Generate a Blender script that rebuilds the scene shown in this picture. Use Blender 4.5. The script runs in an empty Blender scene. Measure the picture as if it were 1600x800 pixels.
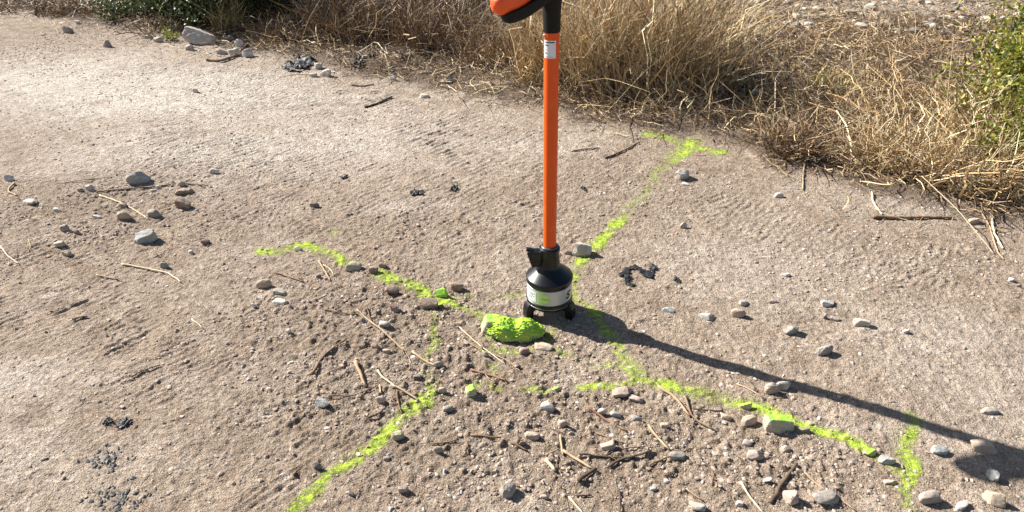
import bpy, bmesh, math
import numpy as np
from mathutils import Vector, Matrix

# ---------------------------------------------------------------- camera, sky, sun, exposure
SC = bpy.context.scene
COL = SC.collection
F_PX, PITCH, CAM_H = 1050.0, math.radians(32), 1.28
cam_d = bpy.data.cameras.new('camera'); cam = bpy.data.objects.new('camera', cam_d); COL.objects.link(cam)
cam.location = (0, 0, CAM_H); cam.rotation_euler = (math.radians(90) - PITCH, 0, 0)
cam_d.sensor_width = 36; cam_d.lens = 36 * F_PX / 1600; cam_d.clip_start = 0.05; cam_d.clip_end = 2000
SC.camera = cam
SUN_EL, SUN_V = math.radians(36.3), (-0.883, 0.469)
W = bpy.data.worlds.new('World'); SC.world = W; W.use_nodes = True
nt = W.node_tree; nt.nodes.clear()
sky = nt.nodes.new('ShaderNodeTexSky'); sky.sky_type = 'NISHITA'; sky.sun_disc = False
sky.sun_elevation = SUN_EL; sky.sun_rotation = math.atan2(SUN_V[0], SUN_V[1]) % (2 * math.pi)
bg = nt.nodes.new('ShaderNodeBackground'); bg.inputs['Strength'].default_value = 0.05
wo = nt.nodes.new('ShaderNodeOutputWorld'); nt.links.new(sky.outputs[0], bg.inputs[0]); nt.links.new(bg.outputs[0], wo.inputs[0])
sun_d = bpy.data.lights.new('sun', 'SUN'); sun = bpy.data.objects.new('sun', sun_d); COL.objects.link(sun)
sun_d.energy = 5.0; sun_d.angle = math.radians(0.53); sun_d.color = (1.0, 0.96, 0.89)
sv = Vector((SUN_V[0] * math.cos(SUN_EL), SUN_V[1] * math.cos(SUN_EL), math.sin(SUN_EL)))
sun.rotation_euler = sv.to_track_quat('Z', 'Y').to_euler()
SC.view_settings.view_transform = 'Standard'; SC.view_settings.look = 'None'
SC.view_settings.exposure = 1.36; SC.view_settings.gamma = 1
SC.render.film_transparent = False

# ---------------------------------------------------------------- helpers
rng = np.random.default_rng(7)
_P = PITCH
FW = np.array([0, math.cos(_P), -math.sin(_P)]); UP = np.array([0, math.sin(_P), math.cos(_P)]); RT = np.array([1., 0, 0])
CAMP = np.array([0, 0, CAM_H])
def ray(u, v): return FW + (u - 800) / F_PX * RT - (v - 400) / F_PX * UP
def at(u, v, z=0.0):
    r = ray(u, v); p = CAMP + r * (z - CAM_H) / r[2]; return p[0], p[1]
def px_size(u, v):                       # metres per photo pixel on the ground there
    x, y = at(u, v); return float(np.dot(np.array([x, y, 0]) - CAMP, FW)) / F_PX
def at_y(u, v, y):
    r = ray(u, v); return CAMP + r * (y / r[1])

def _h(ix, iy, s):
    n = (ix.astype(np.int64) * 374761393 + iy.astype(np.int64) * 668265263 + s * 1274126177) & 0xffffffff
    n = ((n ^ (n >> 13)) * 1274126177) & 0xffffffff
    return ((n ^ (n >> 16)) & 0xffff) / 65535.0
def vn(x, y, s=0):
    ix = np.floor(x); iy = np.floor(y); fx = x - ix; fy = y - iy
    fx = fx * fx * fx * (fx * (fx * 6 - 15) + 10); fy = fy * fy * fy * (fy * (fy * 6 - 15) + 10)
    a = _h(ix, iy, s); b = _h(ix + 1, iy, s); c = _h(ix, iy + 1, s); d = _h(ix + 1, iy + 1, s)
    return (a + (b - a) * fx) * (1 - fy) + (c + (d - c) * fx) * fy
def fbm(x, y, s=0, o=4, g=0.5):
    t = 0; a = 1; n = 0
    for k in range(o):
        t = t + a * (vn(x * 2 ** k + 17.3 * k, y * 2 ** k - 9.1 * k, s + k) - .5); n += a; a *= g
    return t / n * 2
def sstep(a, b, x):
    t = np.clip((x - a) / (b - a), 0, 1); return t * t * (3 - 2 * t)
def seg_dist(x, y, pts):
    """distance to a polyline, arc length along it, signed side offset"""
    best = np.full(np.shape(x), 1e9); al = np.zeros(np.shape(x)); sd = np.zeros(np.shape(x)); L0 = 0
    for (ax, ay), (bx, by) in zip(pts[:-1], pts[1:]):
        dx, dy = bx - ax, by - ay; L = math.hypot(dx, dy) + 1e-9
        t = np.clip(((x - ax) * dx + (y - ay) * dy) / L / L, 0, 1)
        d = np.hypot(x - ax - t * dx, y - ay - t * dy); m = d < best
        best = np.where(m, d, best); al = np.where(m, L0 + t * L, al)
        sd = np.where(m, ((x - ax) * dy - (y - ay) * dx) / L, sd); L0 += L
    return best, al, sd

def link(o, parent=None, **props):
    COL.objects.link(o)
    if parent: o.parent = parent
    for k, v in props.items():
        if v: o[k] = v
    return o
def np_mesh(name, verts, faces, mat=None, colors=None, smooth=True):
    """faces: (n,k) int array; colors: (nverts,3)"""
    me = bpy.data.meshes.new(name); verts = np.asarray(verts, np.float32); faces = np.asarray(faces, np.int32)
    n, k = faces.shape
    me.vertices.add(len(verts)); me.vertices.foreach_set('co', verts.ravel())
    me.loops.add(n * k); me.loops.foreach_set('vertex_index', faces.ravel())
    me.polygons.add(n); me.polygons.foreach_set('loop_start', np.arange(0, n * k, k, dtype=np.int32))
    me.polygons.foreach_set('loop_total', np.full(n, k, np.int32))
    me.polygons.foreach_set('use_smooth', np.full(n, smooth, bool))
    if colors is not None:
        c = me.color_attributes.new('tone', 'FLOAT_COLOR', 'POINT')
        rgba = np.ones((len(verts), 4), np.float32); rgba[:, :3] = colors; c.data.foreach_set('color', rgba.ravel())
    me.update(calc_edges=True); me.validate()
    if mat: me.materials.append(mat)
    return me
def obj(name, me, parent=None, label=None, category=None, group=None, kind=None):
    return link(bpy.data.objects.new(name, me), parent, label=label, category=category, group=group, kind=kind)
def empty(name, loc, label, category, group=None):
    o = bpy.data.objects.new(name, None); o.empty_display_size = .05; o.location = loc
    return link(o, None, label=label, category=category, group=group)

# ---------------------------------------------------------------- materials
class NT:
    def __init__(s, name):
        s.m = bpy.data.materials.new(name); s.m.use_nodes = True; s.t = s.m.node_tree; s.b = s.t.nodes['Principled BSDF']
    def n(s, typ, **kw):
        nd = s.t.nodes.new('ShaderNode' + typ)
        for k, v in kw.items():
            if k.startswith('_'): setattr(nd, k[1:], v)
            else: nd.inputs[k.replace('__', ' ')].default_value = v
        return nd
    def l(s, a, b): s.t.links.new(a, b)
    def noise(s, scale, detail=4, rough=.55, vec=None):
        nd = s.n('TexNoise', Scale=scale, Detail=detail, Roughness=rough)
        if vec is not None: s.l(vec, nd.inputs['Vector'])
        return nd.outputs['Fac']
    def ramp(s, fac, stops):
        nd = s.n('ValToRGB'); cr = nd.color_ramp
        while len(cr.elements) < len(stops): cr.elements.new(.5)
        for e, (p, c) in zip(cr.elements, stops): e.position = p; e.color = (*c, 1) if len(c) == 3 else c
        s.l(fac, nd.inputs[0]); return nd.outputs[0]
    def mix(s, fac, a, b, mode='MIX'):
        nd = s.n('Mix', _data_type='RGBA', _blend_type=mode)
        for sock, v in ((nd.inputs[0], fac), (nd.inputs[6], a), (nd.inputs[7], b)):
            if isinstance(v, bpy.types.NodeSocket): s.l(v, sock)
            elif isinstance(v, tuple): sock.default_value = (*v, 1)
            else: sock.default_value = v
        return nd.outputs[2]
    def math(s, op, a, b=0.0, clamp=False):
        nd = s.n('Math', _operation=op, _use_clamp=clamp)
        for i, v in enumerate((a, b)):
            if isinstance(v, bpy.types.NodeSocket): s.l(v, nd.inputs[i])
            else: nd.inputs[i].default_value = v
        return nd.outputs[0]
    def bump(s, h, strength, dist, prev=None):
        nd = s.n('Bump', Strength=strength, Distance=dist); s.l(h, nd.inputs['Height'])
        if prev is not None: s.l(prev, nd.inputs['Normal'])
        return nd.outputs[0]
def simple(name, col, rough=.5, spec=.5, metal=0, noise_amt=0, nscale=60, bump=0, coat=0):
    q = NT(name); q.b.inputs['Roughness'].default_value = rough; q.b.inputs['Specular IOR Level'].default_value = spec
    q.b.inputs['Metallic'].default_value = metal; q.b.inputs['Coat Weight'].default_value = coat
    co = q.n('TexCoord').outputs['Object']
    f = q.noise(nscale, 4, .6, co)
    lo = tuple(max(0, c * (1 - noise_amt)) for c in col); hi = tuple(min(1, c * (1 + noise_amt)) for c in col)
    q.l(q.ramp(f, [(.3, lo), (.7, hi)]), q.b.inputs['Base Color'])
    if bump: q.l(q.bump(f, bump, .001), q.b.inputs['Normal'])
    return q.m

def ground_material():
    q = NT('dry_dirt'); co = q.n('TexCoord').outputs['Object']
    tone = q.n('Attribute', _attribute_name='tone'); sep = q.n('SeparateColor'); q.l(tone.outputs['Color'], sep.inputs[0])
    big = q.noise(1.7, 5, .6, co); mid = q.noise(14, 5, .65, co); fine = q.noise(170, 3, .7, co)
    c1 = q.ramp(mid, [(.28, (.25, .190, .140)), (.5, (.352, .276, .212)), (.72, (.45, .368, .294))])
    pale = q.ramp(mid, [(.3, (.48, .425, .36)), (.7, (.68, .62, .545))])
    brown = q.ramp(mid, [(.3, (.07, .05, .036)), (.7, (.16, .115, .08))])
    f = q.math('ADD', sep.outputs[0], q.math('MULTIPLY', q.math('SUBTRACT', big, .5), .5), True)
    c = q.mix(f, c1, pale); c = q.mix(sep.outputs[2], c, (.215, .162, .113)); c = q.mix(sep.outputs[1], c, brown)
    smear = q.ramp(q.noise(8, 6, .75, co), [(.60, (0, 0, 0)), (.70, (.8, .8, .8))]); c = q.mix(smear, c, (.58, .52, .45))
    loam = q.ramp(q.noise(5.3, 6, .7, co), [(.56, (0, 0, 0)), (.72, (.55, .55, .55))]); c = q.mix(loam, c, (.23, .165, .12))
    crust = q.ramp(q.noise(48, 4, .7, co), [(.36, (.80, .78, .76)), (.52, (1, 1, 1)), (.68, (1.14, 1.14, 1.13))]); c = q.mix(1.0, c, crust, 'MULTIPLY')
    # fine grains: pale grit and dark specks, the soil's own mix
    v = q.n('TexVoronoi', Scale=230); q.l(co, v.inputs['Vector'])
    vc = q.n('SeparateColor'); q.l(v.outputs['Color'], vc.inputs[0])
    g = q.ramp(vc.outputs[0], [(0, (.62, .62, .63)), (.12, (.92, .92, .92)), (.8, (1.02, 1.0, .98)), (1, (1.38, 1.36, 1.33))])
    c = q.mix(.75, c, g, 'MULTIPLY')
    v4 = q.n('TexVoronoi', Scale=75); q.l(co, v4.inputs['Vector'])
    vc4 = q.n('SeparateColor'); q.l(v4.outputs['Color'], vc4.inputs[0])
    g4 = q.ramp(vc4.outputs[1], [(0, (.7, .69, .68)), (.1, (.95, .94, .93)), (.85, (1, 1, 1)), (1, (1.22, 1.22, 1.22))])
    c = q.mix(.7, c, g4, 'MULTIPLY')
    q.l(c, q.b.inputs['Base Color']); q.b.inputs['Roughness'].default_value = .95; q.b.inputs['Specular IOR Level'].default_value = .15
    b1 = q.bump(mid, .45, .014)
    b2 = q.bump(fine, 1.0, .010, b1)
    b3 = q.bump(v.outputs['Distance'], .7, .004, b2)
    fine2 = q.noise(60, 4, .7, co)
    b4 = q.bump(fine2, .95, .014, b3)
    q.l(b4, q.b.inputs['Normal']); return q.m

def stone_material(name, a, b, paint=0.0, green=(.40, .80, .02)):
    q = NT(name); co = q.n('TexCoord').outputs['Object']
    oi = q.n('ObjectInfo'); add = q.n('VectorMath', _operation='ADD'); q.l(co, add.inputs[0]); q.l(oi.outputs['Location'], add.inputs[1]); co = add.outputs[0]
    f = q.noise(90, 5, .65, co); f2 = q.noise(320, 3, .7, co)
    c = q.ramp(f, [(.3, a), (.7, b)])
    c = q.mix(.5, c, q.ramp(f2, [(.3, (.6, .58, .56)), (.55, (1, 1, 1)), (.75, (1.25, 1.25, 1.25))]), 'MULTIPLY')
    dust = q.ramp(q.noise(30, 3, .6, co), [(.38, (0, 0, 0)), (.66, (.75, .75, .75))])
    c = q.mix(dust, c, (.36, .285, .22))
    if paint:
        ge = q.n('NewGeometry'); sx = q.n('SeparateXYZ'); q.l(ge.outputs['Normal'], sx.inputs[0])
        n2 = q.noise(150, 5, .75, co); n3 = q.noise(35, 3, .6, co)
        k = q.math('ADD', q.math('MULTIPLY', sx.outputs[2], .35), q.math('ADD', q.math('ADD', q.math('MULTIPLY', n2, .75), q.math('MULTIPLY', n3, .25)), paint - .62))
        mk = q.ramp(k, [(.36, (0, 0, 0)), (.62, (.95, .95, .95))])
        c = q.mix(mk, c, q.ramp(n3, [(.35, (green[0] * .45, green[1] * .75, green[2])), (.6, green)]))
    q.l(c, q.b.inputs['Base Color']); q.b.inputs['Roughness'].default_value = .85; q.b.inputs['Specular IOR Level'].default_value = .25
    q.l(q.bump(f2, .5, .002, q.bump(f, .5, .004)), q.b.inputs['Normal']); return q.m

def tone_material(name, rough=.7, transl=0.0, nscale=400, spec=.3):
    q = NT(name); a = q.n('Attribute', _attribute_name='tone').outputs['Color']
    co = q.n('TexCoord').outputs['Object']; f = q.noise(nscale, 2, .5, co)
    c = q.mix(.6, a, q.ramp(f, [(.3, (.7, .68, .66)), (.7, (1.2, 1.2, 1.2))]), 'MULTIPLY')
    q.l(c, q.b.inputs['Base Color']); q.b.inputs['Roughness'].default_value = rough; q.b.inputs['Specular IOR Level'].default_value = spec
    if transl:
        tr = q.n('BsdfTranslucent'); q.l(c, tr.inputs['Color']); mx = q.n('MixShader'); mx.inputs[0].default_value = transl
        out = q.t.nodes['Material Output']; q.l(q.b.outputs[0], mx.inputs[1]); q.l(tr.outputs[0], mx.inputs[2]); q.l(mx.outputs[0], out.inputs[0])
    return q.m

M_GROUND = ground_material()
def paint_material():
    q = NT('fluorescent_paint'); co = q.n('TexCoord').outputs['Object']
    cov = q.n('Attribute', _attribute_name='tone').outputs['Fac']
    f = q.noise(230, 4, .75, co); f2 = q.noise(75, 3, .6, co)
    q.l(q.ramp(f2, [(.35, (.25, .32, .065)), (.5, (.36, .48, .055)), (.66, (.46, .60, .08))]), q.b.inputs['Base Color'])
    q.b.inputs['Roughness'].default_value = .95; q.b.inputs['Specular IOR Level'].default_value = .05
    q.l(q.bump(q.noise(170, 3, .7, co), .9, .006), q.b.inputs['Normal'])
    # opacity: soft mist plus grains
    g = q.math('ADD', q.math('MULTIPLY', q.math('SUBTRACT', f, .5), 2.6), q.math('MULTIPLY', q.math('SUBTRACT', f2, .5), 1.4))
    a = q.math('ADD', q.math('MULTIPLY', cov, 1.25), q.math('SUBTRACT', g, .50))
    a = q.math('MULTIPLY', q.ramp(a, [(.0, (0, 0, 0)), (.85, (1, 1, 1))]), .90)
    a = q.math('MULTIPLY', a, q.math('MULTIPLY', cov, 3.0, True), True)
    tr = q.n('BsdfTransparent'); mx = q.n('MixShader'); q.l(a, mx.inputs[0]); q.l(tr.outputs[0], mx.inputs[1]); q.l(q.b.outputs[0], mx.inputs[2])
    q.l(mx.outputs[0], q.t.nodes['Material Output'].inputs[0]); return q.m
M_PAINT = paint_material()
STONE = {
 'pale': stone_material('pale_limestone', (.40, .36, .31), (.62, .58, .52)),
 'white': stone_material('white_stone', (.52, .49, .46), (.72, .70, .67)),
 'grey': stone_material('grey_stone', (.20, .185, .165), (.37, .345, .31)),
 'blue': stone_material('blue_grey_stone', (.25, .265, .26), (.43, .445, .43)),
 'dark': stone_material('dark_stone', (.07, .065, .065), (.17, .16, .155)),
 'tan': stone_material('tan_stone', (.36, .27, .19), (.52, .43, .33)),
 'brown': stone_material('brown_stone', (.17, .12, .09), (.29, .21, .165)),
 'red': stone_material('reddish_stone', (.25, .14, .11), (.38, .25, .20)),
 'pink': stone_material('pinkish_stone', (.33, .25, .21), (.50, .40, .34)),
 'paint': stone_material('green_sprayed_stone', (.24, .23, .20), (.42, .40, .36), paint=.62, green=(.30, .62, .03)),
 'paint2': stone_material('lime_sprayed_stone', (.35, .31, .26), (.52, .48, .42), paint=.42, green=(.44, .72, .04)),
 'lump': stone_material('rough_green_sprayed_rock', (.30, .27, .22), (.46, .42, .36), paint=.60, green=(.42, .60, .035)),
 'hint': stone_material('lightly_sprayed_stone', (.36, .29, .21), (.52, .45, .36), paint=.16, green=(.42, .70, .06)),
}
M_STRAW = tone_material('dry_straw', .55, .0)
M_WOOD = tone_material('weathered_twig', .8)
M_LEAF = tone_material('leaf', .45, .35, 120, .5)
M_GRAVEL = tone_material('loose_grit', .95, 0, 600, .15)
M_PLASTIC = simple('torn_black_plastic', (.020, .020, .021), .55, .3, noise_amt=.4, nscale=150, bump=.6)
M_ORANGE = simple('orange_enamel', (.72, .082, .0015), .42, .4, noise_amt=.05, nscale=30)
_t = M_ORANGE.node_tree; _b = _t.nodes['Principled BSDF']; _n = _t.nodes.new('ShaderNodeTexNoise'); _n.inputs['Scale'].default_value = 45; _n.inputs['Detail'].default_value = 8; _n.inputs['Roughness'].default_value = .75
_c = _t.nodes.new('ShaderNodeTexCoord'); _mp = _t.nodes.new('ShaderNodeMapping'); _mp.inputs['Scale'].default_value = (1, 1, .35); _t.links.new(_c.outputs['Object'], _mp.inputs[0]); _t.links.new(_mp.outputs[0], _n.inputs['Vector'])
_r = _t.nodes.new('ShaderNodeValToRGB'); _r.color_ramp.elements[0].position = .56; _r.color_ramp.elements[0].color = (0, 0, 0, 1); _r.color_ramp.elements[1].position = .78; _r.color_ramp.elements[1].color = (.5, .5, .5, 1); _t.links.new(_n.outputs['Fac'], _r.inputs[0])
_m = _t.nodes.new('ShaderNodeMix'); _m.data_type = 'RGBA'; _t.links.new(_r.outputs[0], _m.inputs[0]); _t.links.new(_b.inputs['Base Color'].links[0].from_socket, _m.inputs[6]); _m.inputs[7].default_value = (.50, .26, .13, 1); _t.links.new(_m.outputs[2], _b.inputs['Base Color'])
M_ORANGE2 = simple('orange_plastic', (.80, .085, .006), .42, .5, noise_amt=.05, nscale=30)
M_BLACK = simple('black_moulded_plastic', (.005, .0055, .007), .34, .4, noise_amt=.25, nscale=90, bump=.1)
M_RUBBER = simple('black_rubber', (.006, .006, .006), .62, .25, noise_amt=.3, nscale=120, bump=.2)
M_SILVER = simple('silver_label_foil', (.50, .52, .50), .36, .5, metal=.35, noise_amt=.04, nscale=25)
M_WHITE = simple('white_label', (.70, .71, .72), .5, .4, noise_amt=.04)
M_INK = simple('black_ink', (.015, .015, .02), .5, .4)
M_GREYINK = simple('grey_ink', (.20, .21, .22), .5, .4)
M_LIME = simple('lime_emblem', (.52, .72, .16), .5, .4, noise_amt=.1)
M_METAL = simple('bare_metal', (.45, .45, .45), .3, .5, metal=1)

# ---------------------------------------------------------------- ground sheet
EDGE_PX = [(-300, -25), (0, 14), (100, 34), (200, 50), (290, 58), (400, 84), (520, 108), (620, 128), (700, 150), (850, 172), (905, 196), (1000, 212), (1080, 222), (1160, 236), (1205, 268), (1300, 286), (1400, 314), (1500, 338), (1620, 356), (1900, 400)]
EDGE = [at(*p) for p in EDGE_PX]
ex = np.array([p[0] for p in EDGE]); ey = np.array([p[1] for p in EDGE])
def edge_y(x): return np.interp(x, ex, ey)
def grow(a, b, d0, r, dmax):
    out = [a]; d = d0
    while out[-1] < b: d = min(d * r, dmax); out.append(out[-1] + d)
    return out
xs_r = list(np.arange(0, 1.75, .0042)); xs_r += grow(xs_r[-1] , 7, .0042, 1.009, .03)[1:]; xs_r += grow(xs_r[-1], 320, .03, 1.25, 40)[1:]
xs = np.array([-v for v in xs_r[:0:-1]] + xs_r)
ys = list(np.arange(.6, 2.6, .0042)); ys += grow(ys[-1], 7.5, .0042, 1.0045, .022)[1:]; ys += grow(ys[-1], 320, .025, 1.25, 40)[1:]
ys = np.array([-20, -6, -2, -.6, 0, .3, .45] + ys)
TRACKS = [([(120, 90), (420, 140), (640, 185), (900, 270)], .34, .036), ([(-60, 190), (230, 215), (560, 290), (830, 360)], .34, .032),
          ([(560, 150), (700, 210), (845, 300)], .22, .036), ([(-40, 470), (130, 510), (300, 590), (420, 640)], .16, .024),
          ([(540, 615), (500, 700), (420, 790)], .10, .024), ([(1150, 330), (1380, 400), (1640, 440)], .22, .030),
          ([(1500, 330), (1390, 315), (1330, 330)], .08, .035), ([(330, 330), (460, 345), (500, 365)], .08, .030), ([(0, 380), (100, 420), (180, 520)], .14, .03), ([(700, 790), (740, 700)], .06, .026)]
TRACKS = [([at(*p) for p in t], w, s) for t, w, s in TRACKS]
ROUGH_PX = [(640, 600, 330, 150, 1), (1000, 700, 330, 120, 1.1), (180, 330, 230, 85, .9), (560, 470, 230, 80, .8), (1250, 740, 160, 70, .7), (1000, 300, 160, 80, .45), (650, 350, 160, 40, .6), (80, 60, 200, 40, .5), (1400, 420, 200, 60, .5)]
def blob_sum(x, y, items):
    """soft patches of ground given by where they lie on the track"""
    r = 0
    for (u, v, w, h, a) in items:
        cx, cy = at(u, v); x1 = at(u + w, v)[0] - cx; y1 = (at(u, v - h)[1] - at(u, v + h)[1]) / 2
        d = ((x - cx) / x1) ** 2 + ((y - cy) / y1) ** 2
        r = r + a * np.exp(-d * 1.1)
    return r
def height(x, y):
    near = sstep(12, 6, y) * sstep(9, 5, np.abs(x))
    rough = np.clip(blob_sum(x, y, ROUGH_PX) + .35 * fbm(x * 1.3, y * 1.3, 91, 3), 0, 1.4)
    veg = sstep(-.15, .25, y - edge_y(x))
    h = .020 * fbm(x * .9, y * .9, 1, 3) + .007 * fbm(x * 5, y * 5, 11, 4, .55)
    wx = x + .01 * fbm(x * 20, y * 20, 5, 2); wy = y + .01 * fbm(x * 20, y * 20, 6, 2)
    h = h + (.0022 + .0022 * rough) * fbm(wx * 38, wy * 38, 21, 4, .85)
    r = 1 - np.abs(fbm(wx * 46, wy * 46, 33, 2)); h = h + (.0008 + .0018 * rough) * (r - .7)
    r2 = np.maximum(0, vn(wx * 75, wy * 75, 37) - .55); h = h + r2 * (.005 + .011 * rough)
    r3 = np.maximum(0, vn(wx * 28, wy * 28, 38) - .66); h = h + r3 * (.003 + .012 * rough)
    for pts, w, sp in TRACKS:
        d, al, sd = seg_dist(x, y, pts)
        m = sstep(w, w * .55, d) * sstep(.25, .62, vn(x * 3.7, y * 3.7, 55) * .55 + vn(x * 13, y * 13, 56) * .45)
        ca, sa = math.cos(.75), math.sin(.75)
        p = x * ca + y * sa; q = -x * sa + y * ca                      # lugs lie across the rolling direction
        row = np.floor(sd / (w * .45)); ph = (q + .010 * fbm(x * 11, y * 11, 57, 2) + row * sp * .37 + sp * .25 * (vn(p * 12, q * 12, 59) - .5)) / sp
        s = np.sin(ph * 2 * math.pi) * .5 + .5
        brk = sstep(.25, .6, vn(p * 14, q * 40, 58))
        h = h + m * (.0040 * (s ** 1.4 - .5)) * brk
    # raised crusts along the wheel ruts, and a soft bank under the grass
    h = h + veg * (.03 + .03 * fbm(x * 2.2, y * 2.2, 61, 3))
    return h * near
GX, GY = np.meshgrid(xs, ys)
GH = height(GX, GY)
def gz(x, y):
    x = np.atleast_1d(np.asarray(x, float)); y = np.atleast_1d(np.asarray(y, float))
    i = np.clip(np.searchsorted(xs, x) - 1, 0, len(xs) - 2); j = np.clip(np.searchsorted(ys, y) - 1, 0, len(ys) - 2)
    fx = (x - xs[i]) / (xs[i + 1] - xs[i]); fy = (y - ys[j]) / (ys[j + 1] - ys[j])
    return (GH[j, i] * (1 - fx) + GH[j, i + 1] * fx) * (1 - fy) + (GH[j + 1, i] * (1 - fx) + GH[j + 1, i + 1] * fx) * fy
def z1(x, y): return float(gz(x, y)[0])
# flatten where the instrument stands
BX, BY = at(858, 484)
dd = np.hypot(GX - BX, GY - BY); bz = float(height(np.array([BX]), np.array([BY]))[0])
GH = GH * sstep(.05, .13, dd) + (bz + (GH - bz) * .25) * (1 - sstep(.05, .13, dd))
PALE_PX = [(60, 130, 380, 60, .9), (330, 150, 260, 40, .6), (600, 210, 240, 60, .45), (300, 240, 260, 45, .55), (620, 325, 110, 14, .5), (30, 590, 160, 40, .45), (30, 720, 200, 60, .35), (1480, 560, 220, 100, .35), (1250, 420, 200, 50, .25), (1450, 320, 120, 25, .35), (1050, 380, 120, 40, .2), (1430, 25, 220, 16, .6), (860, 230, 90, 30, .3)]
pale = np.clip(blob_sum(GX, GY, PALE_PX) + .22 * fbm(GX * 3, GY * 5, 71, 4), 0, 1) * .9
veg = sstep(-.06, .10, GY - edge_y(GX) + .08 * fbm(GX * 6, GY * 6, 73, 3))
bare = blob_sum(GX, GY, [(1400, 22, 230, 16, 1.0), (1520, 8, 200, 14, 1)])
veg = np.clip(veg * (1 - .8 * bare), 0, 1)
loose = np.clip(blob_sum(GX, GY, ROUGH_PX) * (.35 + 1.0 * vn(GX * 4, GY * 4, 402)) - .12, 0, 1) * .38
nx, ny = len(xs), len(ys)
idx = np.arange(nx * ny).reshape(ny, nx)
fc = np.stack([idx[:-1, :-1], idx[:-1, 1:], idx[1:, 1:], idx[1:, :-1]], -1).reshape(-1, 4)
me = np_mesh('ground', np.stack([GX, GY, GH], -1).reshape(-1, 3), fc, M_GROUND, np.stack([pale, veg * .8, loose], -1).reshape(-1, 3))
obj('ground', me, kind='structure')

# ---------------------------------------------------------------- sprayed marks: thin crust that follows the dirt
def paint_mark(name, strokes, label, seed, dens=.5, group='sprayed green marks on the dirt', cat='paint mark'):
    """strokes: list of (polyline in photo pixels, half width in m, strength)"""
    W_ = [([at(*p) for p in s[0]], s[1], s[2]) for s in strokes]
    X = [p[0] for s in W_ for p in s[0]]; Y = [p[1] for s in W_ for p in s[0]]
    st = .0036 if max(Y) < 2.3 else .0055
    gx = np.arange(min(X) - .1, max(X) + .1, st); gy = np.arange(min(Y) - .1, max(Y) + .1, st)
    A, B = np.meshgrid(gx, gy)
    m = np.full(A.shape, 0.0)
    for pts, w, k in W_:
        ax = A + .016 * fbm(A * 14, B * 14, seed + 3, 2); bx = B + .016 * fbm(A * 14, B * 14, seed + 4, 2)
        d, al, sd = seg_dist(ax, bx, pts)
        m = np.maximum(m, k * np.exp(-(d / (w * (1.25 + .5 * vn(A * 16, B * 16, seed + 20)))) ** 2 * 1.5))
    cov = np.clip(m, 0, 1) ** 1.5 * (.80 + .4 * dens) * (.50 + .95 * vn(A * 21, B * 21, seed + 8))
    on = cov > .035
    i, j = np.nonzero(on[:-1, :-1])
    nxp = A.shape[1]; q = i * nxp + j
    f = np.stack([q, q + 1, q + nxp + 1, q + nxp], -1)
    u, inv = np.unique(f, return_inverse=True); f = inv.reshape(-1, 4)
    x = A.ravel()[u]; y = B.ravel()[u]
    z = gz(x, y) + .0012; cv = np.clip(cov.ravel()[u], 0, 1)
    ox, oy = float(np.mean(x)), float(np.mean(y))
    o = obj(name, np_mesh(name, np.stack([x - ox, y - oy, z], -1), f, M_PAINT, np.repeat(cv[:, None], 3, 1)), None, label, cat, group)
    o.location = (ox, oy, 0); return o
paint_mark('paint_line', [([(412, 393), (460, 386), (500, 388)], .035, .95), ([(480, 380), (520, 398), (556, 414)], .030, .95), ([(590, 430), (640, 448), (668, 462), (700, 470)], .034, .95), ([(700, 472), (740, 490), (770, 505)], .025, .75)],
           'green sprayed line running from the left end past the small stones towards the painted rock', 100, .42, cat='paint line')
paint_mark('paint_line', [([(480, 372), (500, 358), (522, 362)], .035, .62), ([(455, 380), (480, 372)], .03, .5)], 'faint short green barb above the left end of the sprayed lines', 120, .35, cat='paint line')
paint_mark('paint_line', [([(975, 338), (955, 362), (930, 388)], .030, 1.05), ([(925, 392), (900, 425), (894, 452)], .030, .85), ([(894, 452), (920, 478), (945, 508), (972, 552), (1000, 590)], .030, .78)],
           'green sprayed line running from the top right down past the right side of the instrument', 140, .45, cat='paint line')
paint_mark('paint_line', [([(1062, 236), (1035, 265), (1000, 312), (978, 335)], .05, .62)], 'faint worn stretch of green line below the arrow mark near the grass', 150, .2, cat='paint line')
paint_mark('paint_mark', [([(1008, 215), (1040, 220), (1072, 232)], .05, .75), ([(1072, 232), (1130, 243)], .045, .85), ([(1085, 226), (1050, 254)], .06, .95)], 'bright green arrow head sprayed at the edge of the dry grass', 160, .5)
paint_mark('paint_line', [([(905, 603), (960, 598), (1010, 588)], .024, .85), ([(985, 570), (1005, 590), (1060, 604), (1100, 615), (1180, 640), (1230, 662)], .034, .93), ([(1230, 662), (1300, 685), (1345, 705), (1400, 738)], .026, .9), ([(1100, 612), (1165, 632)], .04, .75)],
           'long green sprayed line running right from the twigs past the big sprayed stone', 170, .47, cat='paint line')
paint_mark('paint_line', [([(1422, 655), (1420, 700), (1414, 745), (1408, 795)], .026, .88), ([(1385, 765), (1412, 780)], .022, .8)], 'upright green sprayed bar at lower right crossing the pole shadow', 180, .45, cat='paint line')
paint_mark('paint_line', [([(672, 590), (662, 625), (640, 642), (600, 680), (555, 712)], .026, .98), ([(555, 712), (520, 738), (490, 768), (450, 806)], .022, .93)], 'green sprayed line running down to the bottom edge left of the twigs', 190, .48, cat='paint line')
paint_mark('paint_line', [([(682, 490), (678, 515), (668, 560), (668, 600)], .022, .7)], 'broken green line between the green cube-shaped stone and the twigs', 200, .35, cat='paint line')
paint_mark('paint_line', [([(735, 460), (770, 462), (815, 458)], .022, .62)], 'faint short green streak just left of the instrument', 210, .3, cat='paint line')
paint_mark('paint_mark', [([(750, 480), (765, 505), (770, 535), (800, 545), (850, 535), (870, 512)], .03, .75), ([(850, 535), (905, 560), (960, 572), (985, 580)], .028, .62)], 'scattered green overspray on the dirt around the painted rock', 220, .42)

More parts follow.
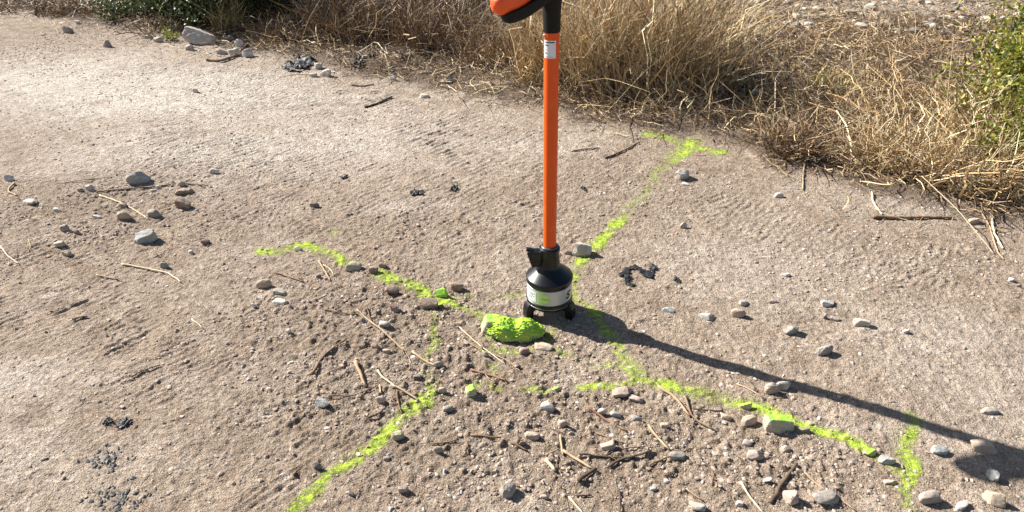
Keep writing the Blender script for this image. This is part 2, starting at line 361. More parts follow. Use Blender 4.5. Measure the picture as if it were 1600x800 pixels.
paint_mark('paint_mark', [([(745, 592), (772, 574)], .035, .6)], 'small green fleck of overspray beside the reddish twig', 230, .42)
paint_mark('paint_mark', [([(775, 602), (815, 605), (850, 606)], .022, .66)], 'faint green fleck of overspray left of the small bright green pebble', 240, .42)
# ---------------------------------------------------------------- stones
_ico = {}
def ico(sub):
    if sub not in _ico:
        bm = bmesh.new(); bmesh.ops.create_icosphere(bm, subdivisions=sub, radius=1)
        v = np.array([p.co[:] for p in bm.verts]); bm.verts.ensure_lookup_table()
        f = np.array([[q.index for q in p.verts] for p in bm.faces]); bm.free(); _ico[sub] = (v, f)
    return _ico[sub]
def stone_verts(seed, round_, sub=4):
    r = np.random.default_rng(seed); v, f = ico(sub); v = v.copy()
    ax = np.vstack([np.eye(3), -np.eye(3)]) + r.normal(size=(6, 3)) * .28
    ex_ = r.normal(size=(7, 3)); n = np.vstack([ax, ex_]); n /= np.linalg.norm(n, axis=1)[:, None]
    d = np.concatenate([r.uniform(.52, .72, 6), r.uniform(.68, .88, 7)]) + .12 * round_
    rad = np.ones(len(v))
    for a, b in zip(n, d):
        c = v @ a; m = c > 1e-3
        lim = np.where(m, b / np.maximum(c, 1e-3), 9)
        rad = np.minimum(rad, lim)
    rad = rad * (1 - round_) + np.clip(rad, .85, 1) * round_
    # gentle lumps
    for k in range(4):
        w = r.normal(size=3) * (2 + 2.5 * k); rad = rad * (1 + .035 / (1 + .5 * k) * np.sin(v @ w + r.random() * 6))
    w = r.normal(size=(3, 3)) * 9
    rad = rad * (1 + .012 * np.sin(v @ w[0]) * np.sin(v @ w[1]))
    return v * rad[:, None], f
STONES = []
def stone(u, v, w, h, kind, label, round_=.3, name='stone', rot=None, bury=.3, cat='stone', sub=4):
    s = px_size(u, v); W_ = w * s * .57; seed = int(u * 7 + v * 13)
    r = np.random.default_rng(seed)
    sd = math.sin(math.atan2(CAM_H, at(u, v)[1])); cd = math.cos(math.asin(sd))
    # apparent height h px = depth*sin + height*cos
    Hm = h * s * .5; hz = min(Hm / math.hypot(sd, cd * .8) * 1.1, W_ * .95); dy = min(max((Hm - hz * cd * .7) / sd, W_ * .5), W_ * 1.15)
    vv, f = stone_verts(seed, round_, sub)
    a = r.uniform(-.35, .35)
    vv = vv * np.array([W_, dy, hz]); c, s_ = math.cos(a), math.sin(a)
    vv = np.stack([vv[:, 0] * c - vv[:, 1] * s_, vv[:, 0] * s_ + vv[:, 1] * c, vv[:, 2]], -1)
    t = r.uniform(-.25, .25); vv = np.stack([vv[:, 0] * math.cos(t) - vv[:, 2] * math.sin(t), vv[:, 1], vv[:, 0] * math.sin(t) + vv[:, 2] * math.cos(t)], -1)
    x, y = at(u, v); zg = z1(x, y)
    lo = vv[:, 2].min(); zc = -lo * (1 - bury) ; zc = zc - .0
    x, y = at(u, v, zc * .6)
    me = np_mesh(name, vv, f, STONE[kind])
    if round_ < .45: me.set_sharp_from_angle(angle=math.radians(14 if sub == 4 else 20))
    o = obj(name, me, None, label, cat, 'loose stones on the dirt')
    o.location = (x, y, zg + zc * .92); STONES.append((x, y, max(W_, dy)))
    return o
exec_stones = [
 (311, 62, 50, 30, 'pale', 'large pale angular rock at the foot of the dark green shrub', .1),
 (296, 76, 15, 9, 'pale', 'small pale stone tucked against the front of the large pale rock', .3),
 (247, 63, 20, 8, 'pale', 'flat pale slab just left of the small sunlit weed', .2),
 (232, 59, 13, 6, 'pale', 'thin pale flake at the shaded track edge left of the flat slab', .2),
 (107, 50, 17, 11, 'grey', 'brown-grey clod-like stone near the top left corner', .4),
 (122, 38, 8, 8, 'white', 'tiny white stone above the brown-grey stone near the top left corner', .2),
 (168, 73, 15, 11, 'grey', 'small pointed grey stone alone on the pale dust at upper left', .1),
 (348, 83, 20, 8, 'pale', 'flat pale stone at the left end of the stone pile by the shrub', .2),
 (366, 85, 26, 13, 'pale', 'pale wedge stone in the middle of the pile under the curved stick', .1),
 (388, 87, 19, 13, 'white', 'rounded white stone at the right of the pile by the shrub', .5),
 (376, 73, 15, 12, 'white', 'small white stone at the back of the pile by the shrub', .4),
 (360, 64, 16, 9, 'grey', 'grey stone at the grass edge behind the pile of pale stones', .3),
 (305, 141, 10, 8, 'pale', 'tiny pale pebble on the tyre-marked dust below the shrub', .5),
 (497, 106, 14, 13, 'pale', 'upright pale stone touching the right end of the crumpled black plastic', .2),
 (510, 116, 22, 12, 'pale', 'pale square-edged stone to the right below the crumpled black plastic', .05),
 (490, 118, 14, 8, 'pale', 'low pale stone in front of the crumpled black plastic', .2),
 (613, 125, 16, 9, 'white', 'small whitish stone at the edge of the brown grass litter', .2),
 (663, 151, 20, 8, 'pale', 'flat pale stone on the dirt between the grass and the tyre marks', .1),
 (15, 278, 18, 14, 'white', 'white angular stone at the left edge of the photo', .05),
 (46, 313, 28, 6, 'pale', 'long thin flat slab near the left edge below the white angular stone', .2),
 (88, 326, 14, 8, 'white', 'small flat whitish stone right of the thin slab at left', .2),
 (215, 281, 34, 20, 'blue', 'blue-grey angular stone above the long thin twig at left', .05),
 (140, 294, 15, 10, 'pale', 'pale pebble at the left end of the long thin twig', .5),
 (126, 297, 12, 7, 'grey', 'small grey pebble left of the pale pebble at the twig end', .5),
 (335, 268, 17, 9, 'white', 'smooth white oval pebble alone right of the blue-grey stone', .8),
 (248, 293, 10, 7, 'pale', 'tiny pale pebble touching the long thin twig', .5),
 (283, 288, 15, 10, 'tan', 'tan stone resting on the right part of the long thin twig', .3),
 (288, 299, 28, 10, 'brown', 'low brown-grey stone between the twig and the dark angular stone', .4),
 (286, 318, 31, 20, 'brown', 'dark brown angular stone below the long thin twig', .05),
 (240, 333, 22, 15, 'grey', 'rounded grey stone at the end of the pale slanting straw', .6),
 (194, 338, 22, 15, 'tan', 'tan rounded stone left of the rounded grey stone', .5),
 (192, 321, 16, 9, 'brown', 'small brown stone above the tan rounded stone', .3),
 (229, 370, 40, 21, 'blue', 'broad pale greenish-grey flat stone, the largest in the left cluster', .15),
 (101, 357, 19, 15, 'grey', 'grey mottled stone in the lower left of the left cluster', .5),
 (151, 338, 14, 10, 'white', 'small split white stone between the grey and the tan stones at left', .1),
 (93, 380, 22, 11, 'pale', 'pale flat stone above the shaded stone of the left cluster', .1),
 (103, 393, 20, 13, 'tan', 'tan stone at the bottom of the left cluster casting a dark shadow', .2),
 (298, 392, 12, 8, 'white', 'small white chip below right of the broad pale stone', .1),
 (320, 376, 14, 14, 'brown', 'small brown pointed stone right of the broad pale stone', .2),
 (120, 362, 11, 10, 'brown', 'small brown stone right of the grey mottled stone', .5),
 (256, 414, 15, 13, 'grey', 'dark grey pebble beside the long curved straw at left', .5),
 (490, 320, 19, 8, 'dark', 'flat dark stone on the pale dust left of the black scraps', .4),
 (466, 389, 16, 9, 'hint', 'small tan stone lying on the left end of the green line', .4),
 (554, 418, 29, 18, 'hint', 'tan stone with a lime-dusted top on the green line', .35),
 (584, 425, 17, 17, 'brown', 'brown rounded stone right of the tan stone on the green line', .5),
 (598, 418, 13, 13, 'brown', 'small brown stone behind the brown rounded stone on the green line', .3),
 (690, 459, 24, 20, 'paint', 'bright green cube-shaped stone on the green line left of the instrument', .05),
 (713, 449, 23, 17, 'red', 'reddish brown rounded stone beside the bright green cube-shaped stone', .6),
 (670, 476, 33, 19, 'brown', 'brown flat stone below left of the bright green cube-shaped stone', .15),
 (612, 457, 24, 10, 'brown', 'low brown-grey stone below the green line between two twigs', .3),
 (617, 484, 16, 13, 'red', 'small reddish stone below the low brown-grey stone', .2),
 (600, 508, 19, 10, 'blue', 'smooth grey-green pebble beside the crossed straws', .8),
 (412, 446, 26, 15, 'tan', 'pale orange rounded stone left of the thin slanting twig', .6),
 (437, 459, 26, 9, 'pale', 'pale buried stone below right of the orange rounded stone', .2),
 (439, 474, 26, 8, 'pale', 'second pale slab buried under the first below the orange stone', .2),
 (498, 433, 10, 8, 'dark', 'tiny dark pebble left of the upright straw pair', .6),
 (452, 521, 10, 8, 'white', 'tiny white chip on the bare dirt left of the long dark stick', .2),
 (586, 541, 14, 11, 'red', 'small reddish pebble above the thick tan stick', .5),
 (603, 546, 14, 8, 'tan', 'small tan pebble right of the reddish pebble above the thick tan stick', .5),
 (685, 566, 16, 10, 'grey', 'small grey pebble at the lower end of the tan twig piece', .6),
 (652, 586, 17, 10, 'dark', 'small dark stone below the tan twig piece', .1),
 (772, 508, 44, 46, 'paint2', 'pale rock with a lime green right side, left end of the painted lump', .2),
 (849, 539, 32, 12, 'tan', 'flat tan stone under the right side of the painted rock group', .4),
 (819, 546, 19, 15, 'red', 'dark red pebble in front of the painted rock group', .6),
 (757, 551, 12, 10, 'paint2', 'small lime green pebble below the left painted rock', .4),
 (910, 395, 37, 23, 'pale', 'pale wedge-shaped stone right of the pole beside the thick green stroke', .05),
 (889, 398, 17, 9, 'brown', 'small dark brown stone between the pole and the pale wedge-shaped stone', .3),
 (398, 481, 8, 8, 'white', 'tiny white chip on the bare dirt left of the thin twigs', .2),
 (1067, 278, 26, 17, 'pale', 'pale rounded stone below the arrow head near the grass', .4),
 (1071, 290, 14, 7, 'white', 'small white chip in front of the pale rounded stone near the grass', .1),
 (1067, 354, 13, 11, 'pale', 'small pale pebble alone on the dirt right of the thick green stroke', .2),
 (1217, 307, 18, 11, 'pale', 'pale half-buried stone below the right grass edge', .4),
 (1228, 431, 14, 8, 'pale', 'small pale flush stone in the bare dirt right of centre', .2),
 (1293, 477, 30, 12, 'white', 'whitish broken slab half buried right of the egg-shaped pebble', .1),
 (1238, 519, 27, 19, 'grey', 'grey angular block with a dark front face above the pole shadow', .0),
 (1288, 498, 9, 8, 'dark', 'tiny dark stone below the whitish broken slab', .1),
 (1304, 500, 16, 7, 'grey', 'small flat dark chip right below the whitish broken slab', .1),
 (1345, 508, 29, 15, 'pale', 'pale lilac-white flat stone right of the grey angular block', .3),
 (1104, 495, 27, 11, 'blue', 'flush pale grey stone left of the egg-shaped pebble', .3),
 (1045, 484, 22, 9, 'blue', 'barely exposed grey stone below the black torn plastic', .3),
 (1153, 492, 21, 17, 'tan', 'smooth egg-shaped tan pebble with a small dark shadow', .95),
 (1160, 475, 21, 10, 'pale', 'pale flat stone just above the egg-shaped pebble', .2),
 (1286, 553, 28, 20, 'grey', 'mottled dark grey stone below the grey angular block', .4),
 (1414, 522, 13, 8, 'white', 'tiny white flat pebble alone on the right-hand dirt', .3),
 (1207, 474, 13, 8, 'pink', 'small pinkish chip left of the whitish broken slab', .2),
 (1581, 437, 11, 8, 'white', 'small white pebble near the right edge on the bare dirt', .3),
 (1592, 446, 9, 8, 'dark', 'tiny dark pebble beside the white pebble near the right edge', .3),
 (1181, 155, 17, 10, 'white', 'white stone lying in the dry grass litter near black plastic', .1),
 (1300, 202, 12, 8, 'white', 'small white stone in front of the low grass right of centre', .2),
 (1520, 347, 20, 11, 'tan', 'tan half-buried stone between the long bare stick and the grass', .5),
 (503, 629, 27, 19, 'blue', 'pale blue-grey faceted stone alone at lower left', .05),
 (594, 623, 17, 17, 'tan', 'tan tapered stone left of the green line below the thick tan stick', .3),
 (621, 679, 22, 23, 'hint', 'tan-grey rounded stone touching the lower green line', .5),
 (691, 606, 15, 13, 'hint', 'green-tinged pebble between the twigs and the lower green line', .6),
 (736, 610, 21, 26, 'paint2', 'upright green-sprayed stone standing among the twigs', .3),
 (700, 636, 19, 14, 'grey', 'smooth grey pebble right of the lower green line', .7),
 (603, 713, 13, 10, 'pink', 'small pink pebble below the tan-grey rounded stone', .2),
 (495, 727, 15, 14, 'dark', 'small blackish crumbly stone at lower left of the green line', .2),
 (629, 761, 21, 17, 'pink', 'pinkish faceted stone near the bottom edge', .1),
 (548, 768, 13, 10, 'dark', 'small dark stone at the bottom right of the green line', .1),
 (684, 702, 14, 12, 'grey', 'small grey-brown pebble left of the short straight twig', .6),
 (794, 763, 27, 30, 'grey', 'big dark grey rounded stone at the bottom centre', .5),
 (869, 604, 15, 10, 'paint2', 'small bright green flat pebble below the painted rocks', .4),
 (855, 631, 27, 16, 'blue', 'blue-grey flat stone below the small bright green pebble', .4),
 (971, 613, 34, 17, 'pink', 'broad tan-pink flat stone just below the long green line', .3),
 (993, 621, 26, 9, 'pink', 'low pinkish stone joined to the right of the broad flat stone', .5),
 (942, 641, 14, 13, 'pale', 'pale rounded pebble at the start of the slanting bark strip', .6),
 (962, 644, 19, 13, 'blue', 'blue-grey pebble right of the pale rounded pebble', .4),
 (994, 653, 19, 9, 'grey', 'flat dark grey pebble right of the blue-grey pebble', .5),
 (880, 659, 16, 15, 'tan', 'round tan pebble above the forked twigs at bottom centre', .7),
 (831, 675, 25, 14, 'tan', 'yellowish-white oval pebble left of the forked twigs', .7),
 (816, 688, 13, 12, 'brown', 'small brown pebble below the yellowish-white oval pebble', .5),
 (951, 694, 29, 17, 'pink', 'pale pinkish flat stone above the bundle of dark twigs', .3),
 (1058, 711, 29, 12, 'grey', 'low grey stone between dark twigs at lower centre', .5),
 (1038, 664, 16, 13, 'tan', 'small tan stone above the curved bark strip', .5),
 (1167, 694, 17, 10, 'white', 'small pale bluish stone below the round half-buried stone', .3),
 (1178, 716, 32, 15, 'pink', 'long pinkish stone below the small pale bluish stone', .2),
 (1169, 662, 25, 24, 'tan', 'tan round half-buried stone left of the big sprayed stone', .8),
 (1212, 669, 52, 38, 'paint2', 'big angular stone with a lime-sprayed top on the long green line', .15),
 (1205, 612, 25, 20, 'pink', 'dark pinkish round stone touching the pole shadow, left of a pair', .6),
 (1222, 605, 24, 17, 'pale', 'pale stone behind the dark pinkish one at the pole shadow', .4),
 (1164, 637, 22, 15, 'paint2', 'small green stone embedded in the long green line', .3),
 (1257, 679, 13, 11, 'dark', 'small dark green-black stone right of the big sprayed stone', .3),
 (1225, 706, 14, 17, 'pink', 'small upright pinkish stone below the big sprayed stone', .4),
 (1135, 654, 22, 12, 'tan', 'low tan stone left of the round half-buried stone', .3),
 (1356, 714, 22, 14, 'paint2', 'light green flat stone on the far right part of the long green line', .1),
 (1383, 727, 26, 18, 'blue', 'blue-grey stone beside the light green flat stone', .1),
 (1467, 711, 31, 15, 'blue', 'pale blue-grey flat stone right of the upright green bar', .15),
 (1534, 705, 40, 25, 'tan', 'large tan-grey stone just below the end of the pole shadow', .3),
 (1548, 751, 18, 32, 'blue', 'pale slab lying in the shadow of the handle', .15),
 (1545, 646, 30, 11, 'grey', 'grey flush stone above the pole shadow near the right edge', .5),
 (1449, 785, 35, 27, 'grey', 'dark grey rounded stone at the bottom right of the green bar', .7),
 (1500, 797, 26, 14, 'pale', 'pale flat stone on the bottom edge right of the dark grey stone', .3),
 (1552, 789, 38, 24, 'tan', 'orange-tan flat stone in the bottom right corner', .2),
 (1288, 783, 46, 13, 'grey', 'long grey stone lying flat near the bottom edge', .6),
 (1235, 782, 24, 34, 'pink', 'pink and brown angular stone beside the thick dark stick', .1),
 (1090, 791, 29, 13, 'blue', 'blue-grey stone on the bottom edge left of the pale straw', .4),
 (1156, 788, 13, 13, 'pale', 'small pale pebble on the bottom edge touching the pale straw', .5),
 (1022, 760, 13, 8, 'blue', 'small blue-grey pebble near the bottom centre', .6),
 (1198, 754, 15, 7, 'white', 'thin white chip right of the pale straw near the bottom', .2),
 (1387, 760, 21, 9, 'tan', 'flat tan stone left of the upright green bar', .2),
 (851, 773, 13, 10, 'grey', 'small grey pebble right of the big dark grey rounded stone', .7),
]
for (u, v, w, h, k, lab, rd) in exec_stones:
    rd *= .8
    nm = 'rock' if w >= 50 else ('pebble' if w <= 15 else 'stone')
    stone(u, v, w, h, k, lab, rd, nm, cat=nm, sub=4 if w > 24 else 3, bury=.72 if ('buried' in lab or 'flush' in lab or 'barely' in lab) else .47)

LUMP_M = STONE['lump']; _t = LUMP_M.node_tree; _b = _t.nodes['Principled BSDF']
_v = _t.nodes.new('ShaderNodeTexVoronoi'); _v.inputs['Scale'].default_value = 130
_c = _t.nodes.new('ShaderNodeTexCoord'); _t.links.new(_c.outputs['Object'], _v.inputs['Vector'])
_u = _t.nodes.new('ShaderNodeBump'); _u.inputs['Strength'].default_value = .5; _u.inputs['Distance'].default_value = .006
_t.links.new(_v.outputs['Distance'], _u.inputs['Height']); _t.links.new(_b.inputs['Normal'].links[0].from_socket, _u.inputs['Normal']); _t.links.new(_u.outputs[0], _b.inputs['Normal'])
def painted_lump():
    v, f = ico(6); n1 = np.zeros(len(v)); r = np.random.default_rng(8)
    for k in range(26):
        w = r.normal(size=3) * (1.6 + k * .55); n1 += np.sin(v @ w + r.random() * 6.28) * np.abs(np.sin(v @ w[::-1] * .7 + 1)) / (3 + k)
    v = v * (1 + .16 * n1[:, None]); x, z = v[:, 0], v[:, 2]
    n2 = sum(np.sin(v @ (r.normal(size=3) * r.uniform(14, 34)) + r.random() * 6) for _ in range(14)) * .012
    v = v * (1 + np.abs(n2)[:, None] * 1.6 - .05); x, z = v[:, 0], v[:, 2]
    top = .70 + .30 * np.exp(-((x + .55) / .33) ** 2) + .26 * np.exp(-((x - .42) / .34) ** 2) - .16 * np.exp(-((x + .02) / .16) ** 2)
    V = np.stack([x * .086, v[:, 1] * .040, z * top * .044], -1)
    gx, gy = at(806, 514, .015); o = obj('rock', np_mesh('rock', V, f, LUMP_M), None, 'long lumpy rock sprayed solid fluorescent green in front of the instrument', 'rock', 'loose stones on the dirt')
    o.location = (gx, gy, z1(gx, gy) + .018); o.rotation_euler = (0, 0, -.08)
painted_lump()
# ---------------------------------------------------------------- grit: thousands of crumbs, one object
def grit():
    n = 420000
    x = rng.uniform(-3.6, 3.6, n); y = .72 + (rng.random(n) ** 1.35) * 5.2
    keep = (np.abs(x) < .65 + y * .82)
    rough = blob_sum(x, y, ROUGH_PX)
    cl = vn(x * 5, y * 5, 201) * .6 + vn(x * 17, y * 17, 202) * .4
    keep &= rng.random(n) < np.clip((.16 + .80 * rough) * (cl * 2.2 - .35), .04, 1) * np.clip(2.4 / y, .3, 1)
    keep &= (y < edge_y(x) + .5)
    x, y = x[keep], y[keep]; n = len(x)
    v0, f0 = ico(1); nv = len(v0)
    s = .0009 + .0045 * rng.random(n) ** 7 + .0004 * y
    sc = np.stack([s * rng.uniform(.8, 1.5, n), s * rng.uniform(.8, 1.3, n), s * rng.uniform(.45, .8, n)], -1)
    a = rng.uniform(0, 6.28, n)
    V = v0[None] * (1 + .75 * (rng.random((n, nv, 1)) - .5)) * sc[:, None]
    c, s_ = np.cos(a)[:, None], np.sin(a)[:, None]
    V = np.stack([V[..., 0] * c - V[..., 1] * s_ + x[:, None], V[..., 0] * s_ + V[..., 1] * c + y[:, None], V[..., 2] + (gz(x, y) + sc[:, 2] * .18)[:, None]], -1)
    Fc = (f0[None] + (np.arange(n) * nv)[:, None, None]).reshape(-1, 3)
    pal = np.array([(.35, .265, .205), (.41, .325, .255), (.29, .21, .155), (.46, .39, .32), (.30, .28, .26), (.6, .57, .53), (.2, .15, .12)])
    ci = rng.choice(len(pal), n, p=[.42, .30, .16, .06, .03, .01, .02]); C = pal[ci] * rng.uniform(.85, 1.15, (n, 1)) * np.array([.97, 1.0, 1.05])
    obj('gravel', np_mesh('gravel', V.reshape(-1, 3), Fc, M_GRAVEL, np.repeat(C, nv, 0), smooth=False), label='loose grit and crumbs of soil scattered over the dirt track', category='gravel', kind='stuff')
grit()

# ---------------------------------------------------------------- twigs
def tube_mesh(name, pts, r0, r1, col, col2, seed, sides=7, knots=True, flat=1.0):
    r = np.random.default_rng(seed); P = np.array(pts, float)
    # resample
    L = np.r_[0, np.cumsum(np.linalg.norm(np.diff(P, axis=0), axis=1))]; n = max(5, int(L[-1] / .012)); n = min(n, 40)
    t = np.linspace(0, L[-1], n); Q = np.stack([np.interp(t, L, P[:, k]) for k in range(3)], -1)
    if len(P) > 2:
        for _ in range(2): Q[1:-1] = (Q[:-2] + 2 * Q[1:-1] + Q[2:]) / 4
    rad = np.linspace(r0, r1, n) * (1 + .14 * (r.random(n) - .5) * 2 * knots)
    Q[1:-1] += r.normal(size=(n - 2, 3)) * rad[1:-1, None] * np.array([.25, .25, .1])
    T = np.gradient(Q, axis=0); T /= np.linalg.norm(T, axis=1)[:, None]
    S = np.cross(T, [0, 0, 1.]); S /= np.linalg.norm(S, axis=1)[:, None] + 1e-9; U_ = np.cross(S, T)
    a = np.linspace(0, 2 * math.pi, sides, endpoint=False)
    V = Q[:, None] + rad[:, None, None] * (np.cos(a)[None, :, None] * S[:, None] + flat * np.sin(a)[None, :, None] * U_[:, None]) * (1 + .12 * (r.random((n, sides, 1)) - .5))
    V = V.reshape(-1, 3); f = []
    for i in range(n - 1):
        for k in range(sides): f.append((i * sides + k, i * sides + (k + 1) % sides, (i + 1) * sides + (k + 1) % sides, (i + 1) * sides + k))
    c0 = len(V); V = np.vstack([V, Q[0], Q[-1]])
    for k in range(sides):
        f.append((c0, (k + 1) % sides, k, k)); f.append((c0 + 1, (n - 1) * sides + k, (n - 1) * sides + (k + 1) % sides, (n - 1) * sides + (k + 1) % sides))
    m = r.random((len(V), 1)) * .5 + .5 * (np.linspace(0, 1, len(V))[:, None] > r.random()) ; C = np.array(col) * (1 - m) + np.array(col2) * m
    me = bpy.data.meshes.new(name); me.from_pydata(V.tolist(), [], [tuple(dict.fromkeys(q)) for q in f]); me.update()
    me.polygons.foreach_set('use_smooth', np.ones(len(me.polygons), bool))
    ca = me.color_attributes.new('tone', 'FLOAT_COLOR', 'POINT'); rgba = np.ones((len(V), 4), np.float32); rgba[:, :3] = C; ca.data.foreach_set('color', rgba.ravel())
    me.materials.append(M_WOOD); return me
TW = {'brown': ((.14, .085, .05), (.26, .17, .105)), 'dark': ((.06, .04, .028), (.13, .09, .06)), 'tan': ((.32, .22, .13), (.46, .34, .22)), 'pale': ((.48, .38, .25), (.62, .52, .37)), 'red': ((.20, .10, .06), (.3, .17, .11))}
def twig(pts, w, kind, label, name='twig', lift=None, cat=None, arch=0.0):
    s = px_size(*pts[0]); r = w * s * .43
    W_ = []
    n = len(pts)
    for i, p in enumerate(pts):
        x, y = at(*p, z=r); k = i / (n - 1)
        W_.append([x, y, z1(x, y) + r * .8 + .002 + arch * math.sin(k * math.pi)])
    if lift: W_[lift[0]][2] += lift[1]
    # keep the line clear of the bumps between its points
    Q = np.array(W_); ctr = Q.mean(0) * np.array([1, 1, 0])
    me = tube_mesh(name, Q - ctr, r, r * .7, *TW[kind], seed=int(pts[0][0] * 3 + pts[0][1]))
    o = obj(name, me, None, label, cat or name, 'twigs and straws lying on the dirt'); o.location = ctr; return o
